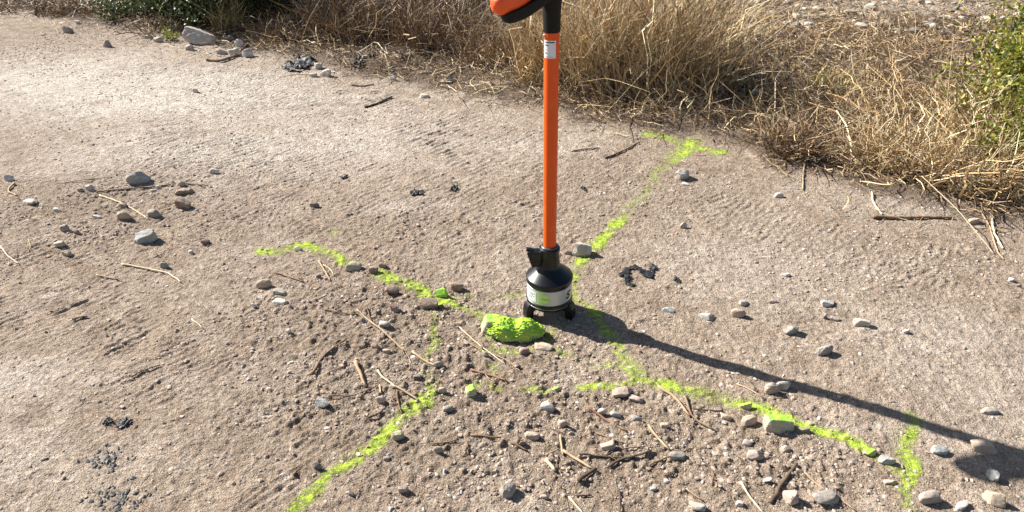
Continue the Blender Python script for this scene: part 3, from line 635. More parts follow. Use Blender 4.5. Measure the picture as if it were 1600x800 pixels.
twigs = [
 ([(1364, 339), (1400, 340), (1450, 338), (1490, 340)], 6, 'brown', 'long straight brown stick lying on bare dirt below the right grass', 'stick'),
 ([(1361, 304), (1364, 318), (1378, 336)], 4, 'pale', 'short pale curved straw standing off the end of the long straight stick', 'straw'),
 ([(1548, 342), (1554, 362), (1568, 386)], 4, 'pale', 'pale bent straw at the right edge of the bare dirt', 'straw'),
 ([(1530, 335), (1545, 352), (1560, 392), (1570, 402)], 2.5, 'tan', 'thin tan straw beside the pale bent straw at right', 'straw'),
 ([(150, 299), (240, 291), (285, 286), (325, 289)], 3, 'brown', 'long thin brown twig in the left stone cluster', 'twig'),
 ([(155, 303), (195, 318), (232, 340)], 3, 'pale', 'pale straw slanting to the rounded grey stone at left', 'straw'),
 ([(96, 285), (140, 281), (175, 276)], 2, 'tan', 'very thin tan stalk above the long thin twig at left', 'straw'),
 ([(190, 412), (215, 416), (262, 425), (283, 440)], 3.5, 'pale', 'long curved pale straw below the left stone cluster', 'straw'),
 ([(150, 428), (184, 435)], 3, 'tan', 'short tan straw left of the long curved pale straw', 'straw'),
 ([(0, 383), (12, 398), (28, 408)], 3, 'pale', 'pale straw coming in from the left edge', 'straw'),
 ([(22, 285), (10, 297), (27, 303)], 3.5, 'tan', 'hook-shaped stalk below the white angular stone at the left edge', 'straw'),
 ([(44, 373), (48, 384), (40, 392)], 2, 'tan', 'small thin stalk at the left between edge and stone cluster', 'straw'),
 ([(113, 500), (125, 496), (137, 494)], 3.5, 'dark', 'short dark twig on the smooth lower left dirt', 'twig'),
 ([(498, 407), (507, 422), (516, 440)], 3.5, 'tan', 'straight tan straw between the green line and the twigs at left centre', 'straw'),
 ([(505, 413), (516, 420), (522, 431)], 2, 'pale', 'thin straw crossing the straight tan straw', 'straw'),
 ([(427, 425), (450, 433), (475, 442)], 3, 'brown', 'thin twig above the pale orange stone', 'twig'),
 ([(507, 486), (530, 491), (560, 493)], 2.5, 'brown', 'thin level twig above the long dark stick', 'twig'),
 ([(558, 487), (575, 500), (600, 520), (632, 546)], 3, 'tan', 'long slanting straw of the crossed pair', 'straw'),
 ([(573, 482), (580, 503), (596, 515), (632, 548)], 2.5, 'brown', 'thin bent twig crossing the long slanting straw', 'twig'),
 ([(488, 584), (505, 558), (522, 543), (541, 530)], 5, 'brown', 'long bent stick, thickest on the left-centre dirt', 'stick'),
 ([(556, 566), (562, 582), (571, 600)], 7, 'tan', 'thick short tan stick right of the long bent stick', 'stick'),
 ([(590, 577), (598, 588), (620, 604)], 4, 'pale', 'bent pale straw right of the thick short tan stick', 'straw'),
 ([(644, 548), (660, 558), (682, 569)], 4.5, 'tan', 'tan twig piece ending at the small grey pebble', 'twig'),
 ([(735, 573), (765, 581), (792, 592)], 4.5, 'red', 'reddish twig below the painted rocks', 'twig'),
 ([(718, 508), (745, 532), (790, 566)], 2.5, 'pale', 'thin pale straw left below the painted rocks, upper of two', 'straw'),
 ([(725, 530), (755, 545), (788, 556), (815, 577)], 2.5, 'tan', 'thin tan straw crossing under the painted rocks, lower of two', 'straw'),
 ([(612, 600), (632, 610), (655, 624)], 3.5, 'tan', 'straw ending on the start of the lower green line', 'straw'),
 ([(620, 608), (622, 630), (628, 645)], 3, 'brown', 'short upright twig left of the lower green line', 'twig'),
 ([(574, 652), (585, 646), (598, 640)], 4.5, 'dark', 'short dark bark piece left of the lower green line', 'twig'),
 ([(515, 618), (550, 617), (590, 600)], 3, 'brown', 'brown twig curving right from the pale blue-grey faceted stone', 'twig'),
 ([(593, 598), (595, 612)], 4, 'tan', 'short tan stub above the tan tapered stone', 'twig'),
 ([(735, 676), (745, 678), (783, 682)], 4.5, 'brown', 'straight brown twig at the lower centre left of the forked twigs', 'twig'),
 ([(729, 688), (732, 705)], 5, 'brown', 'short stubby twig under the straight brown twig', 'twig'),
 ([(672, 690), (690, 690), (712, 685)], 3, 'brown', 'thin twig left of the short stubby twig', 'twig'),
 ([(458, 740), (468, 728)], 6, 'brown', 'stubby brown twig piece at lower left of the green line', 'twig'),
 ([(904, 748), (932, 728)], 9, 'dark', 'thick dark broken stick end at the bottom of the forked twigs', 'stick'),
 ([(880, 699), (903, 714), (928, 729)], 5.5, 'tan', 'tan twig leading into the thick dark broken stick end', 'twig'),
 ([(876, 675), (878, 690), (880, 706)], 4.5, 'tan', 'short upright tan twig at the top of the forked twigs', 'twig'),
 ([(854, 712), (860, 720), (867, 730)], 8, 'pale', 'thick pale cut stem left of the forked twigs', 'twig'),
 ([(852, 705), (872, 696)], 3, 'tan', 'thin tan twig above the thick pale cut stem', 'straw'),
 ([(868, 732), (872, 706)], 2.5, 'brown', 'thin brown stalk beside the thick pale cut stem', 'straw'),
 ([(798, 686), (825, 698)], 4, 'brown', 'short brown twig beside the small brown pebble', 'twig'),
 ([(918, 632), (945, 650), (980, 670)], 4.5, 'red', 'slanting reddish bark strip below the long green line', 'twig'),
 ([(932, 670), (955, 681), (978, 689)], 3.5, 'brown', 'thin brown twig above the pale pinkish flat stone', 'twig'),
 ([(1014, 664), (1026, 682), (1046, 702)], 5.5, 'tan', 'curved tan bark strip at lower centre', 'twig'),
 ([(1028, 603), (1055, 622), (1078, 650)], 6, 'tan', 'split tan stalk starting on the long green line', 'stick'),
 ([(1070, 620), (1080, 652), (1115, 672)], 4, 'brown', 'ragged brown end of bark right of the split tan stalk', 'twig'),
 ([(1082, 640), (1110, 643), (1130, 642)], 3, 'dark', 'thin dark twig running under the long green line', 'twig'),
 ([(905, 706), (945, 711), (980, 711), (1018, 704)], 4, 'dark', 'long dark twig of the bundle right of the forked twigs', 'twig'),
 ([(952, 724), (965, 715), (1012, 706)], 5, 'dark', 'thicker dark twig at the front of the bundle', 'twig'),
 ([(945, 710), (965, 698), (1005, 697)], 3, 'dark', 'thin dark twig at the back of the bundle', 'twig'),
 ([(1015, 724), (1045, 710), (1078, 699)], 3.5, 'brown', 'brown twig lying along the low grey stone', 'twig'),
 ([(1204, 786), (1222, 756), (1244, 728)], 8, 'dark', 'thick dark stick at the bottom right of centre', 'stick'),
 ([(1157, 755), (1172, 778), (1192, 802)], 4.5, 'pale', 'pale straw slanting to the bottom edge left of the thick dark stick', 'straw'),
 ([(889, 773), (912, 801)], 4.5, 'pale', 'pale straw slanting to the bottom edge right of the big dark grey stone', 'straw'),
 ([(900, 770), (925, 769)], 3.5, 'dark', 'short level dark twig near the bottom centre', 'twig'),
 ([(968, 762), (970, 780), (968, 801)], 3.5, 'dark', 'upright dark twig at the bottom centre', 'twig'),
 ([(1072, 762), (1085, 773), (1099, 781)], 3, 'tan', 'thin tan twig above the blue-grey stone at the bottom', 'twig'),
 ([(1255, 742), (1270, 757), (1290, 773)], 3, 'tan', 'thin tan straw right of the thick dark stick', 'straw'),
 ([(1305, 776), (1320, 790), (1335, 801)], 3, 'tan', 'thin tan straw at the right end of the long grey stone', 'straw'),
 ([(1112, 760), (1114, 735), (1108, 715)], 2, 'brown', 'hair-thin brown stalk at lower right of centre', 'straw'),
 ([(945, 251), (972, 240), (998, 226)], 3.5, 'brown', 'dark twig on the dirt left of the green arrow head', 'twig'),
 ([(893, 240), (912, 237), (935, 234)], 3, 'tan', 'short tan straw right of the pole below the grass', 'straw'),
 ([(548, 130), (565, 132), (584, 130)], 3, 'brown', 'thin brown stick at the grass edge right of the black plastic', 'twig'),
 ([(570, 166), (590, 160), (612, 150)], 4, 'dark', 'dark bent twig on the tyre marks near the top', 'twig'),
 ([(323, 95), (345, 97), (368, 88), (388, 72)], 5, 'brown', 'curved brown stick bent over the pile of pale stones', 'stick'),
 ([(1255, 262), (1254, 280), (1254, 297)], 3, 'tan', 'short upright straw at the foot of the right grass', 'straw'),
 ([(1150, 600), (1170, 610), (1190, 625)], 2.5, 'tan', 'thin straw left of the stone pair at the pole shadow', 'straw'),
 ([(205, 590), (222, 580), (250, 572)], 3, 'brown', 'thin brown twig on the rough lower left dirt', 'twig'),
 ([(300, 500), (310, 508), (318, 514)], 2.5, 'pale', 'tiny pale straw on the dirt right of the short dark twig', 'straw'),
]
for pts, w, k, lab, nm in twigs: twig(pts, w, k, lab, nm)
# hair-fine plant debris among the twigs: stuff
def ribbons(P0, D, L, W_, bend, segs=4, C=None, tip=.25, wav=0.0, seed=0):
    """n curved blades; P0 (n,3), D (n,3) unit, bend (n,3) sideways displacement at the tip"""
    n = len(P0); t = np.linspace(0, 1, segs + 1)
    Q = P0[:, None] + D[:, None] * (L[:, None] * t)[..., None] + bend[:, None] * (t ** 2)[None, :, None]
    if wav:
        r = np.random.default_rng(seed); Q[:, 1:] += r.normal(size=(n, segs, 3)) * (L * wav)[:, None, None]
    r = np.random.default_rng(seed + 1); S = r.normal(size=(n, 3)); S -= (S * D).sum(1)[:, None] * D; S /= np.linalg.norm(S, axis=1)[:, None] + 1e-9
    w = (W_[:, None] * (1 - (1 - tip) * t))[..., None]
    V = np.stack([Q - S[:, None] * w, Q + S[:, None] * w], 2).reshape(n, -1, 3)
    k = np.arange(segs); f0 = np.stack([2 * k, 2 * k + 1, 2 * k + 3, 2 * k + 2], -1)
    Fc = (f0[None] + (np.arange(n) * 2 * (segs + 1))[:, None, None]).reshape(-1, 4)
    Cc = None if C is None else np.repeat(C, 2 * (segs + 1), 0)
    return V.reshape(-1, 3), Fc, Cc
STR = np.array([(.60, .44, .23), (.50, .345, .17), (.36, .235, .11), (.70, .56, .36), (.20, .125, .065), (.50, .40, .26)])
BRN = np.array([(.17, .10, .055), (.26, .165, .09), (.35, .24, .13), (.09, .055, .033), (.46, .34, .21), (.22, .155, .105)])
def tones(pal, n, r, p=None): return np.minimum(pal[r.choice(len(pal), n, p=p)] * r.uniform(.5, 1.35, (n, 1)), .75)
def debris():
    r = np.random.default_rng(31); n = 2600
    x = r.uniform(-2.2, 2.6, n); y = r.uniform(.8, 3.6, n)
    k = r.random(n) < np.clip(blob_sum(x, y, [(700, 590, 170, 70, 1), (960, 690, 220, 80, 1), (560, 460, 120, 60, .5), (200, 350, 200, 70, .35), (1000, 760, 300, 50, .5), (1250, 720, 120, 60, .3)]), .02, 1)
    x, y = x[k], y[k]; n = len(x); a = r.uniform(0, 6.28, n)
    D = np.stack([np.cos(a), np.sin(a), r.uniform(-.02, .12, n)], -1); D /= np.linalg.norm(D, axis=1)[:, None]
    L = .01 + .05 * r.random(n) ** 2; b = r.normal(size=(n, 3)) * np.array([.2, .2, .03]) * L[:, None]
    V, Fc, C = ribbons(np.stack([x, y, gz(x, y) + .003], -1), D, L, .0005 + .0009 * r.random(n), b, 3, tones(BRN, n, r), .6, .03, 3)
    obj('plant_debris', np_mesh('plant_debris', V, Fc, M_STRAW, C), label='fine bits of broken straw and bark strewn over the dirt', category='debris', kind='stuff')
debris()

# ---------------------------------------------------------------- black torn plastic
def scrap(u, v, w, h, label, seed, shape=None, z=.012, mat=None, name='plastic_scrap', crumple=.6):
    s = px_size(u, v); r = np.random.default_rng(seed); x0, y0 = at(u, v)
    sd = math.sin(math.atan2(CAM_H, y0)); W_ = w * s / 2; D_ = h * s / 2 / sd
    st = max(W_, D_) / 16; gx = np.arange(-W_ * 1.2, W_ * 1.2, st); gy = np.arange(-D_ * 1.2, D_ * 1.2, st)
    A, B = np.meshgrid(gx, gy)
    if shape is None:
        m = 1 - np.hypot(A / W_, B / D_) + .75 * fbm(A / W_ * 2.1 + seed, B / D_ * 2.1, seed, 3)
        on = m > .18
    else:
        m = np.full(A.shape, -9.)
        for pl, wd in shape:
            pts = [(a * W_, b * D_) for a, b in pl]; d, _, _ = seg_dist(A, B, pts); m = np.maximum(m, 1 - d / (wd * W_) + .6 * fbm(A / W_ * 5 + seed, B / W_ * 5, seed, 3))
        on = m > .1
    Z = gz(x0 + A.ravel(), y0 + B.ravel()).reshape(A.shape) + .003 + crumple * z * (np.abs(fbm(A / W_ * 1.6 + 5, B / W_ * 1.6, seed + 1, 3, .5)) * 1.5)
    i, j = np.nonzero(on[:-1, :-1]); n = A.shape[1]; q = i * n + j
    f = np.stack([q, q + 1, q + n + 1, q + n], -1); uq, inv = np.unique(f, return_inverse=True); f = inv.reshape(-1, 4)
    jit = r.normal(size=(len(uq), 2)) * st * .22
    V = np.stack([A.ravel()[uq] + jit[:, 0], B.ravel()[uq] + jit[:, 1], Z.ravel()[uq]], -1)
    o = obj(name, np_mesh(name, V, f, mat or M_PLASTIC), None, label, 'plastic scrap', 'torn black plastic on the ground'); o.location = (x0, y0, 0)
    md = o.modifiers.new('thickness', 'SOLIDIFY'); md.thickness = .0012; return o
scrap(468, 103, 48, 18, 'largest crumpled black plastic lump at the edge of the left grass', 3, z=.05)
scrap(560, 106, 24, 12, 'black plastic bit under the left grass right of the largest lump', 5, z=.035)
scrap(582, 99, 16, 12, 'upright black plastic flap under the left grass', 6, z=.05)
scrap(635, 97, 16, 9, 'small black plastic bit deep in the brown litter', 7, z=.03)
scrap(706, 128, 22, 12, 'dull black plastic bit where the brown litter meets the dirt', 8, z=.02)
scrap(734, 108, 14, 9, 'small black bit in the litter left of the pole', 9, z=.02)
scrap(996, 431, 58, 34, 'torn black plastic film lying on the dirt right of the instrument', 11, shape=[([(-.95, -.1), (-.5, .45), (-.05, .75), (.2, .3), (.55, .2)], .15), ([(.3, .1), (.6, -.2), (.75, .2), (.95, .75)], .17), ([(-.55, .2), (-.75, -.7), (-.45, -.9)], .14)], z=.014)
scrap(1057, 439, 10, 9, 'tiny black plastic crumb right of the torn film', 12, z=.008)
scrap(652, 303, 20, 11, 'black plastic scrap on the pale dust left of the pole', 13, z=.014)
scrap(710, 296, 15, 12, 'black plastic scrap just right of the other one on the pale dust', 14, z=.014)
scrap(912, 298, 9, 7, 'tiny black crumb right of the pole on the dirt', 15, z=.01)
scrap(1437, 290, 26, 20, 'dark plastic scrap at the foot of the right grass', 16, z=.05)
scrap(1528, 303, 16, 10, 'small dark scrap in the grass at far right', 17, z=.03)
scrap(1160, 148, 30, 16, 'dark plastic film in the grass litter beside the white stone', 18, z=.03)
scrap(1218, 186, 20, 12, 'dark plastic bit in the low grass right of centre', 19, z=.03)
scrap(1286, 167, 30, 12, 'dark plastic film under the straw heap', 20, z=.03)
scrap(192, 663, 26, 16, 'black plastic bit pressed into the lower left dirt, right one of a pair', 21, z=.008, crumple=.8)
scrap(169, 658, 14, 12, 'small black bit pressed into the lower left dirt, left one of a pair', 22, z=.008, crumple=.8)
scrap(537, 277, 14, 6, 'thin dark scrap on the tyre-marked dust left of the black scraps', 24, z=.01)
def crumbs():
    r = np.random.default_rng(77); V_, F_, o_ = [], [], 0; v0, f0 = ico(1)
    for k in range(150):
        u = r.normal(180, 26); v = r.normal(778, 13) ; 
        if r.random() < .25: u, v = r.normal(165, 10), r.normal(718, 9)
        x, y = at(u, v); s = .0015 + .0045 * r.random() ** 2
        q = v0 * (1 + .8 * (r.random((len(v0), 1)) - .5)) * np.array([s * 1.5, s, s * .35]); a = r.uniform(0, 3.1)
        q = np.stack([q[:, 0] * math.cos(a) - q[:, 1] * math.sin(a) + x, q[:, 0] * math.sin(a) + q[:, 1] * math.cos(a) + y, q[:, 2] + z1(x, y) + .001], -1)
        V_.append(q); F_.append(f0 + o_); o_ += len(v0)
    obj('plastic_crumbs', np_mesh('plastic_crumbs', np.vstack(V_), np.vstack(F_), M_PLASTIC, smooth=False), label='patch of crumbled black plastic near the bottom left', category='debris', kind='stuff')
crumbs()

# ---------------------------------------------------------------- dry grass
def zone(x, y):
    """density (0-1), height (m), straw fraction by place"""
    d = y - edge_y(x)
    tall = blob_sum(x, y, [(1000, 120, 130, 60, 1), (950, 95, 120, 50, .8), (1060, 60, 110, 40, .7)])
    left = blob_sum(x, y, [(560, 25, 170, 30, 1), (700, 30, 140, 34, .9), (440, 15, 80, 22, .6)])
    heap = blob_sum(x, y, [(1500, 240, 130, 70, 1), (1400, 210, 120, 60, .7), (1230, 230, 60, 30, .55), (1330, 170, 120, 40, .4)])
    return d, tall, left, heap
SHRUB_PX = [(310, 25, 100, 30, 1.2), (430, 25, 80, 36, 1.2), (220, 32, 70, 18, 1), (1620, 180, 80, 60, 1)]
def grass_field():
    r = np.random.default_rng(41); n = 165000
    x = r.uniform(-6.5, 6.8, n); y = r.uniform(1.9, 9.0, n)
    d, tall, left, heap = zone(x, y); bare_ = blob_sum(x, y, [(1380, 20, 240, 18, 1.0), (1520, 5, 200, 14, 1)])
    c1 = vn(x * 2.6, y * 2.6, 301); c2 = vn(x * 9, y * 9, 302)
    dens = sstep(-.02, .28, d + .12 * (c2 - .5)) * (.20 + .60 * c1 * c2 + .8 * tall + .6 * left + .75 * heap) * (1 - .9 * np.clip(bare_, 0, 1))
    dens *= np.where(y > 6.5, .3, 1) * np.where(np.abs(x) > .8 + .8 * y, .15, 1)
    dens *= 1 - .85 * np.clip(blob_sum(x, y, SHRUB_PX), 0, 1)
    k = r.random(n) < np.clip(dens, 0, 1); x, y, tall, left, heap, d, c1 = (a[k] for a in (x, y, tall, left, heap, d, c1)); n = len(x)
    hh = np.clip(.08 + .13 * c1 + .42 * tall + .34 * left + .16 * heap, .04, .6) * sstep(-.05, .45, d + .1) * r.uniform(.35, 1.15, n)
    hh = np.maximum(hh, .04)
    lean = np.clip(.85 + .7 * heap - .6 * tall, .22, 1.6) * r.uniform(.1, 2.2, n)
    a = r.uniform(0, 6.28, n) * .75 + np.where(heap > .4, -.5, 0)
    D = np.stack([np.cos(a) * lean, np.sin(a) * lean, np.ones(n)], -1); D /= np.linalg.norm(D, axis=1)[:, None]
    b = r.normal(size=(n, 3)) * np.array([.42, .42, .14]) * hh[:, None]; b[:, 2] -= .25 * hh * lean
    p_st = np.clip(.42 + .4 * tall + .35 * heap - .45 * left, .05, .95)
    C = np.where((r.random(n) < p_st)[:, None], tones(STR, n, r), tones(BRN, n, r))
    C = C * (1 - .35 * np.clip(left, 0, 1))[:, None]  # shade of the left tangle, darkened into its stem colours
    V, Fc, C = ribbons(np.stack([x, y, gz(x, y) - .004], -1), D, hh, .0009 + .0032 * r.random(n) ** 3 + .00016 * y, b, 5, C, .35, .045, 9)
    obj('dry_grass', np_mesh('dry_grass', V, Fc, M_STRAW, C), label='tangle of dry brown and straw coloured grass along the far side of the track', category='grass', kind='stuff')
    return n
NG = grass_field()
def litter():
    r = np.random.default_rng(51); n = 260000
    x = r.uniform(-6.0, 6.5, n); y = r.uniform(1.9, 8.5, n); d, tall, left, heap = zone(x, y)
    bare_ = blob_sum(x, y, [(1380, 20, 240, 18, 1.0), (1520, 5, 200, 14, 1)])
    c2 = vn(x * 7, y * 7, 312)
    dens = sstep(-.10, .22, d + .16 * (c2 - .5)) * (.35 + .5 * c2) * (1 - .6 * np.clip(bare_, 0, 1)) * np.where(y > 6.5, .3, 1) * np.where(np.abs(x) > .8 + .8 * y, .1, 1) + .03 * sstep(-.55, 0, d)
    k = r.random(n) < dens; x, y, c2, heap = x[k], y[k], c2[k], heap[k]; n = len(x); a = r.uniform(0, 6.28, n)
    D = np.stack([np.cos(a), np.sin(a), r.uniform(-.05, .45, n)], -1); D /= np.linalg.norm(D, axis=1)[:, None]
    L = .02 + .16 * r.random(n) ** 2.5; b = r.normal(size=(n, 3)) * np.array([.25, .25, .06]) * L[:, None]
    C = np.where((r.random(n) < .42 + .3 * heap)[:, None], tones(STR, n, r), tones(BRN, n, r))
    V, Fc, C = ribbons(np.stack([x, y, gz(x, y) + .002 + .025 * r.random(n) * c2], -1), D, L, .0008 + .0017 * r.random(n) ** 2 + .00012 * y, b, 3, C, .5, .04, 19)
    obj('straw_litter', np_mesh('straw_litter', V, Fc, M_STRAW, C), label='mat of short broken straw lying on the soil under the grass', category='straw litter', kind='stuff')
litter()
def clump(u, v, spread, n, h, pal, label, seed, lean=.35, az=None, azs=3.14, name='grass_tuft', width=.0030, cat='grass tuft', heads=0, curl=.3):
    r = np.random.default_rng(seed); x0, y0 = at(u, v); zz = z1(x0, y0)
    a = r.uniform(0, 6.28, n); q = spread * np.sqrt(r.random(n)); bx = q * np.cos(a); by = q * np.sin(a)
    aa = (r.uniform(0, 6.28, n) if az is None else az + r.normal(0, azs, n)); ln = lean * r.uniform(.1, 2.1, n) * np.where(r.random(n) < .12, 2, 1)
    D = np.stack([np.cos(aa) * ln + bx / spread * .08, np.sin(aa) * ln + by / spread * .08, np.ones(n)], -1); D /= np.linalg.norm(D, axis=1)[:, None]
    L = h * r.uniform(.45, 1.15, n); b = r.normal(size=(n, 3)) * curl * L[:, None]; b[:, 2] = -np.abs(b[:, 2]) * .8 * lean
    gzv = gz(x0 + bx, y0 + by) - .004
    V, Fc, C = ribbons(np.stack([bx, by, gzv], -1), D, L, width * (.5 + 1.6 * r.random(n) ** 3), b, 6, tones(pal, n, r), .3, .04, seed)
    o = obj(name, np_mesh(name, V, Fc, M_STRAW, C), None, label, cat, 'tufts standing out of the dry grass'); o.location = (x0, y0, 0)
    return o
clump(1000, 140, .36, 850, .66, STR, 'tallest straw-coloured tuft of upright dry stems right of the pole', 1, .22)
clump(925, 140, .22, 800, .55, STR, 'upright dry tuft directly behind the pole, left of the tallest tuft', 2, .28)
clump(1085, 140, .24, 700, .46, STR, 'dry tuft at the right side of the tallest tuft, beside the low brown litter', 3, .4)
clump(860, 128, .2, 500, .5, STR, 'dry straw tuft half hidden behind the grip of the pole', 33, .35)
clump(1500, 290, .20, 700, .30, STR, 'straw tuft fanning out over the bare dirt at right', 4, .7)
clump(1400, 265, .18, 500, .24, STR, 'low straw tuft left of the one fanning out at right', 5, .8)
clump(1235, 245, .12, 450, .20, BRN, 'brownish low tuft at the corner where the dirt bulges into the grass', 6, .75)
clump(1560, 230, .20, 600, .36, STR, 'bright straw tuft in front of the green bush', 7, .6, 2.6, 1.2)
clump(560, 62, .30, 700, .40, BRN, 'dark brown tangled tuft above the black plastic', 8, .6)
clump(680, 70, .30, 700, .42, BRN, 'brown tangled tuft left of the orange handle', 9, .55)
clump(775, 95, .24, 450, .34, BRN, 'brown tuft directly below the orange handle', 10, .5)
clump(360, 52, .10, 260, .30, STR * np.array([.75, .85, .7]), 'thin olive-brown tuft in front of the dark shrub at upper left', 11, .35)
clump(100, 22, .22, 300, .16, BRN, 'low rusty brown tuft at the top left corner', 12, .8)
clump(1290, 150, .10, 90, .20, STR * np.array([.9, 1.0, .75]), 'yellow-green wispy tuft in the middle of the low litter', 13, .6)
clump(255, 50, .22, 120, .28, BRN, 'sparse brown stems in front of the low ground shrub at upper left', 14, .9)
clump(455, 68, .20, 220, .30, BRN, 'sparse pale brown stems in front of the darkest shrub', 15, .8)
clump(30, 14, .25, 220, .20, BRN, 'low brown tuft in the extreme top left corner', 16, .9)
# long single stalks that stand out
def stalk(p0, p1, label, lift, w=.0022, kind='pale', bow=.03):
    x0, y0 = at(*p0); a = np.array([x0, y0, z1(x0, y0)]); y1 = y0 + lift[0]; b = at_y(p1[0], p1[1], y1)
    mid = (a + b) / 2 + np.array([0, 0, bow]); me = tube_mesh('grass_stalk', [tuple(a - a), tuple(mid - a), tuple(b - a)], w, w * .6, *TW[kind], seed=int(p0[0]), sides=5, knots=False)
    o = obj('grass_stalk', me, None, label, 'grass stalk', 'long stalks leaning out of the grass'); o.location = a
stalk((880, 152), (970, 55), 'long pale stalk slanting right from beside the pole', (.1,))
stalk((1350, 268), (1180, 60), 'long pale stalk leaning left across the low grass', (.25,), bow=.02)
stalk((1555, 395), (1440, 275), 'long pale stem reaching down over the bare dirt at right', (.35,), bow=.015)
stalk((1470, 235), (1490, 60), 'tall upright pale stem left of the green bush', (.05,), bow=.0)
stalk((1560, 130), (1525, 8), 'curved pale stem crossing the green bush', (.1,), .003, bow=.05)
stalk((1150, 110), (1070, 5), 'arched pale stalk on the right of the tallest tuft', (.1,), bow=.05)
stalk((580, 72), (690, 22), 'pale stalk slanting right in the dark brown tangle', (.0,), kind='tan')
stalk((470, 78), (500, 0), 'tan stalk crossing the shaded tangle at left', (.0,), kind='tan')
stalk((590, 70), (608, 20), 'short upright tan stalk in the shaded tangle', (.0,), kind='tan')
stalk((1110, 150), (1150, 125), 'bright short straw slanting in the dark litter', (.0,), .003, bow=.0)
stalk((940, 190), (1070, 60), 'thin straw slanting through the tallest tuft', (.1,), .0015)
stalk((1400, 230), (1310, 90), 'thin stem leaning left over the straw heap', (.1,), .0016)

# ---------------------------------------------------------------- leafy bushes
def bush(u, v, rad, h, n, pal, label, seed, leaf=.012, slim=.35, flowers=0, y_add=0.0, name='bush', stems=40, shape=1.0, stemcol='brown'):
    r = np.random.default_rng(seed); x0, y0 = at(u, v); y0 += y_add; root = empty(name, (x0, y0, 0), label, 'bush', 'green bushes by the track')
    zz = z1(x0, y0)
    # stems
    SP = []; a = r.uniform(0, 6.28, stems); q = r.random(stems) ** .5
    tip = np.stack([np.cos(a) * q * rad, np.sin(a) * q * rad, h * (1 - .45 * q ** 2) * r.uniform(.7, 1.05, stems)], -1)
    base = np.stack([np.cos(a) * q * rad * .25, np.sin(a) * q * rad * .25, np.full(stems, zz)], -1)
    D = tip - base; L = np.linalg.norm(D, axis=1); D /= L[:, None]
    V, Fc, C = ribbons(base, D, L, np.full(stems, .0030), r.normal(size=(stems, 3)) * .04, 6, tones(BRN, stems, r), .3, .01, seed)
    obj('branches', np_mesh('branches', V, Fc, M_STRAW, C), root)
    # leaves in sprigs along stems
    k = r.integers(0, stems, n); t = 1 - .85 * r.random(n) ** 1.3; P = base[k] + D[k] * (L[k] * t)[:, None]
    sp = r.integers(0, 6, n); off = np.random.default_rng(seed + 5).normal(size=(stems, 6, 3)) * rad * .22
    P = P + off[k, sp] * (t)[:, None] + r.normal(size=(n, 3)) * leaf * 1.4
    P[:, 2] = np.maximum(P[:, 2], zz + .01)
    A = r.normal(size=(n, 3)) + np.array([0, 0, .6]); A /= np.linalg.norm(A, axis=1)[:, None]
    B = r.normal(size=(n, 3)); B -= (A * B).sum(1)[:, None] * A; B /= np.linalg.norm(B, axis=1)[:, None]; N = np.cross(A, B)
    ll = (leaf * r.uniform(.7, 1.3, n))[:, None]; ww = ll * slim
    pts = [P, P + A * ll * .45 + B * ww - N * ll * .08, P + A * ll * 1.0 + B * ww * .7, P + A * ll * 1.35 + N * ll * .05, P + A * ll * 1.0 - B * ww * .7, P + A * ll * .45 - B * ww - N * ll * .08]
    V = np.stack(pts, 1).reshape(-1, 3); f0 = np.array([[0, 1, 2, 3], [0, 3, 4, 5]])
    Fc = (f0[None] + (np.arange(n) * 6)[:, None, None]).reshape(-1, 4)
    obj('foliage', np_mesh('foliage', V, Fc, M_LEAF, np.repeat(tones(pal, n, r), 6, 0), smooth=False), root)
    if flowers:
        v0, f0 = ico(1); nf = flowers; kk = r.integers(0, len(P), nf); Q = P[kk] + np.array([-.012, -.02, .008])
        for q_ in Q:
            q = v0 * r.uniform(.004, .008) * np.array([1, 1, .6]) + q_
            obj('flower', np_mesh('flower', q, f0, M_LEAF, np.tile(np.array([(.75, .42, .02)]), (len(q), 1))), root)
    return root
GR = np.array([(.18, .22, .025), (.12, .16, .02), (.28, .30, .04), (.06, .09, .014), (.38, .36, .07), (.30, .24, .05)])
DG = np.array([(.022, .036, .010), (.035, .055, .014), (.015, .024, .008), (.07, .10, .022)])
bush(1612, 215, .42, .64, 18000, GR, 'yellow-green leafy bush with small orange-yellow flowers at the right edge', 61, .021, .3, 45, stems=60)
bush(1598, 285, .20, .30, 4500, GR, 'small leafy sprig with yellowish leaves low at the right edge', 62, .015, .4, 6, stems=14)
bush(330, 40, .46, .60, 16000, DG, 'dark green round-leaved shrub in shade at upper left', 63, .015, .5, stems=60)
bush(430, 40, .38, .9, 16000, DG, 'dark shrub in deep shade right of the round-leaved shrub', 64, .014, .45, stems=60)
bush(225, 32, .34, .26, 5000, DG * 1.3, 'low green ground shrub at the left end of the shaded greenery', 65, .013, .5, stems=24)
bush(268, 63, .045, .07, 130, GR * 1.3, 'small sunlit yellow-green weed at the foot of the dark shrub', 66, .015, .35, stems=9, name='weed')
bush(345, 20, .12, .3, 700, GR, 'sunlit yellow-green twigs of leaves above the olive tuft', 67, .014, .4, stems=16)
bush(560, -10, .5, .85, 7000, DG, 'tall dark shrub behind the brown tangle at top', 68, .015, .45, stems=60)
bush(690, -5, .4, .75, 5000, DG, 'dark shrub behind the brown tuft by the handle', 69, .015, .45, stems=50)

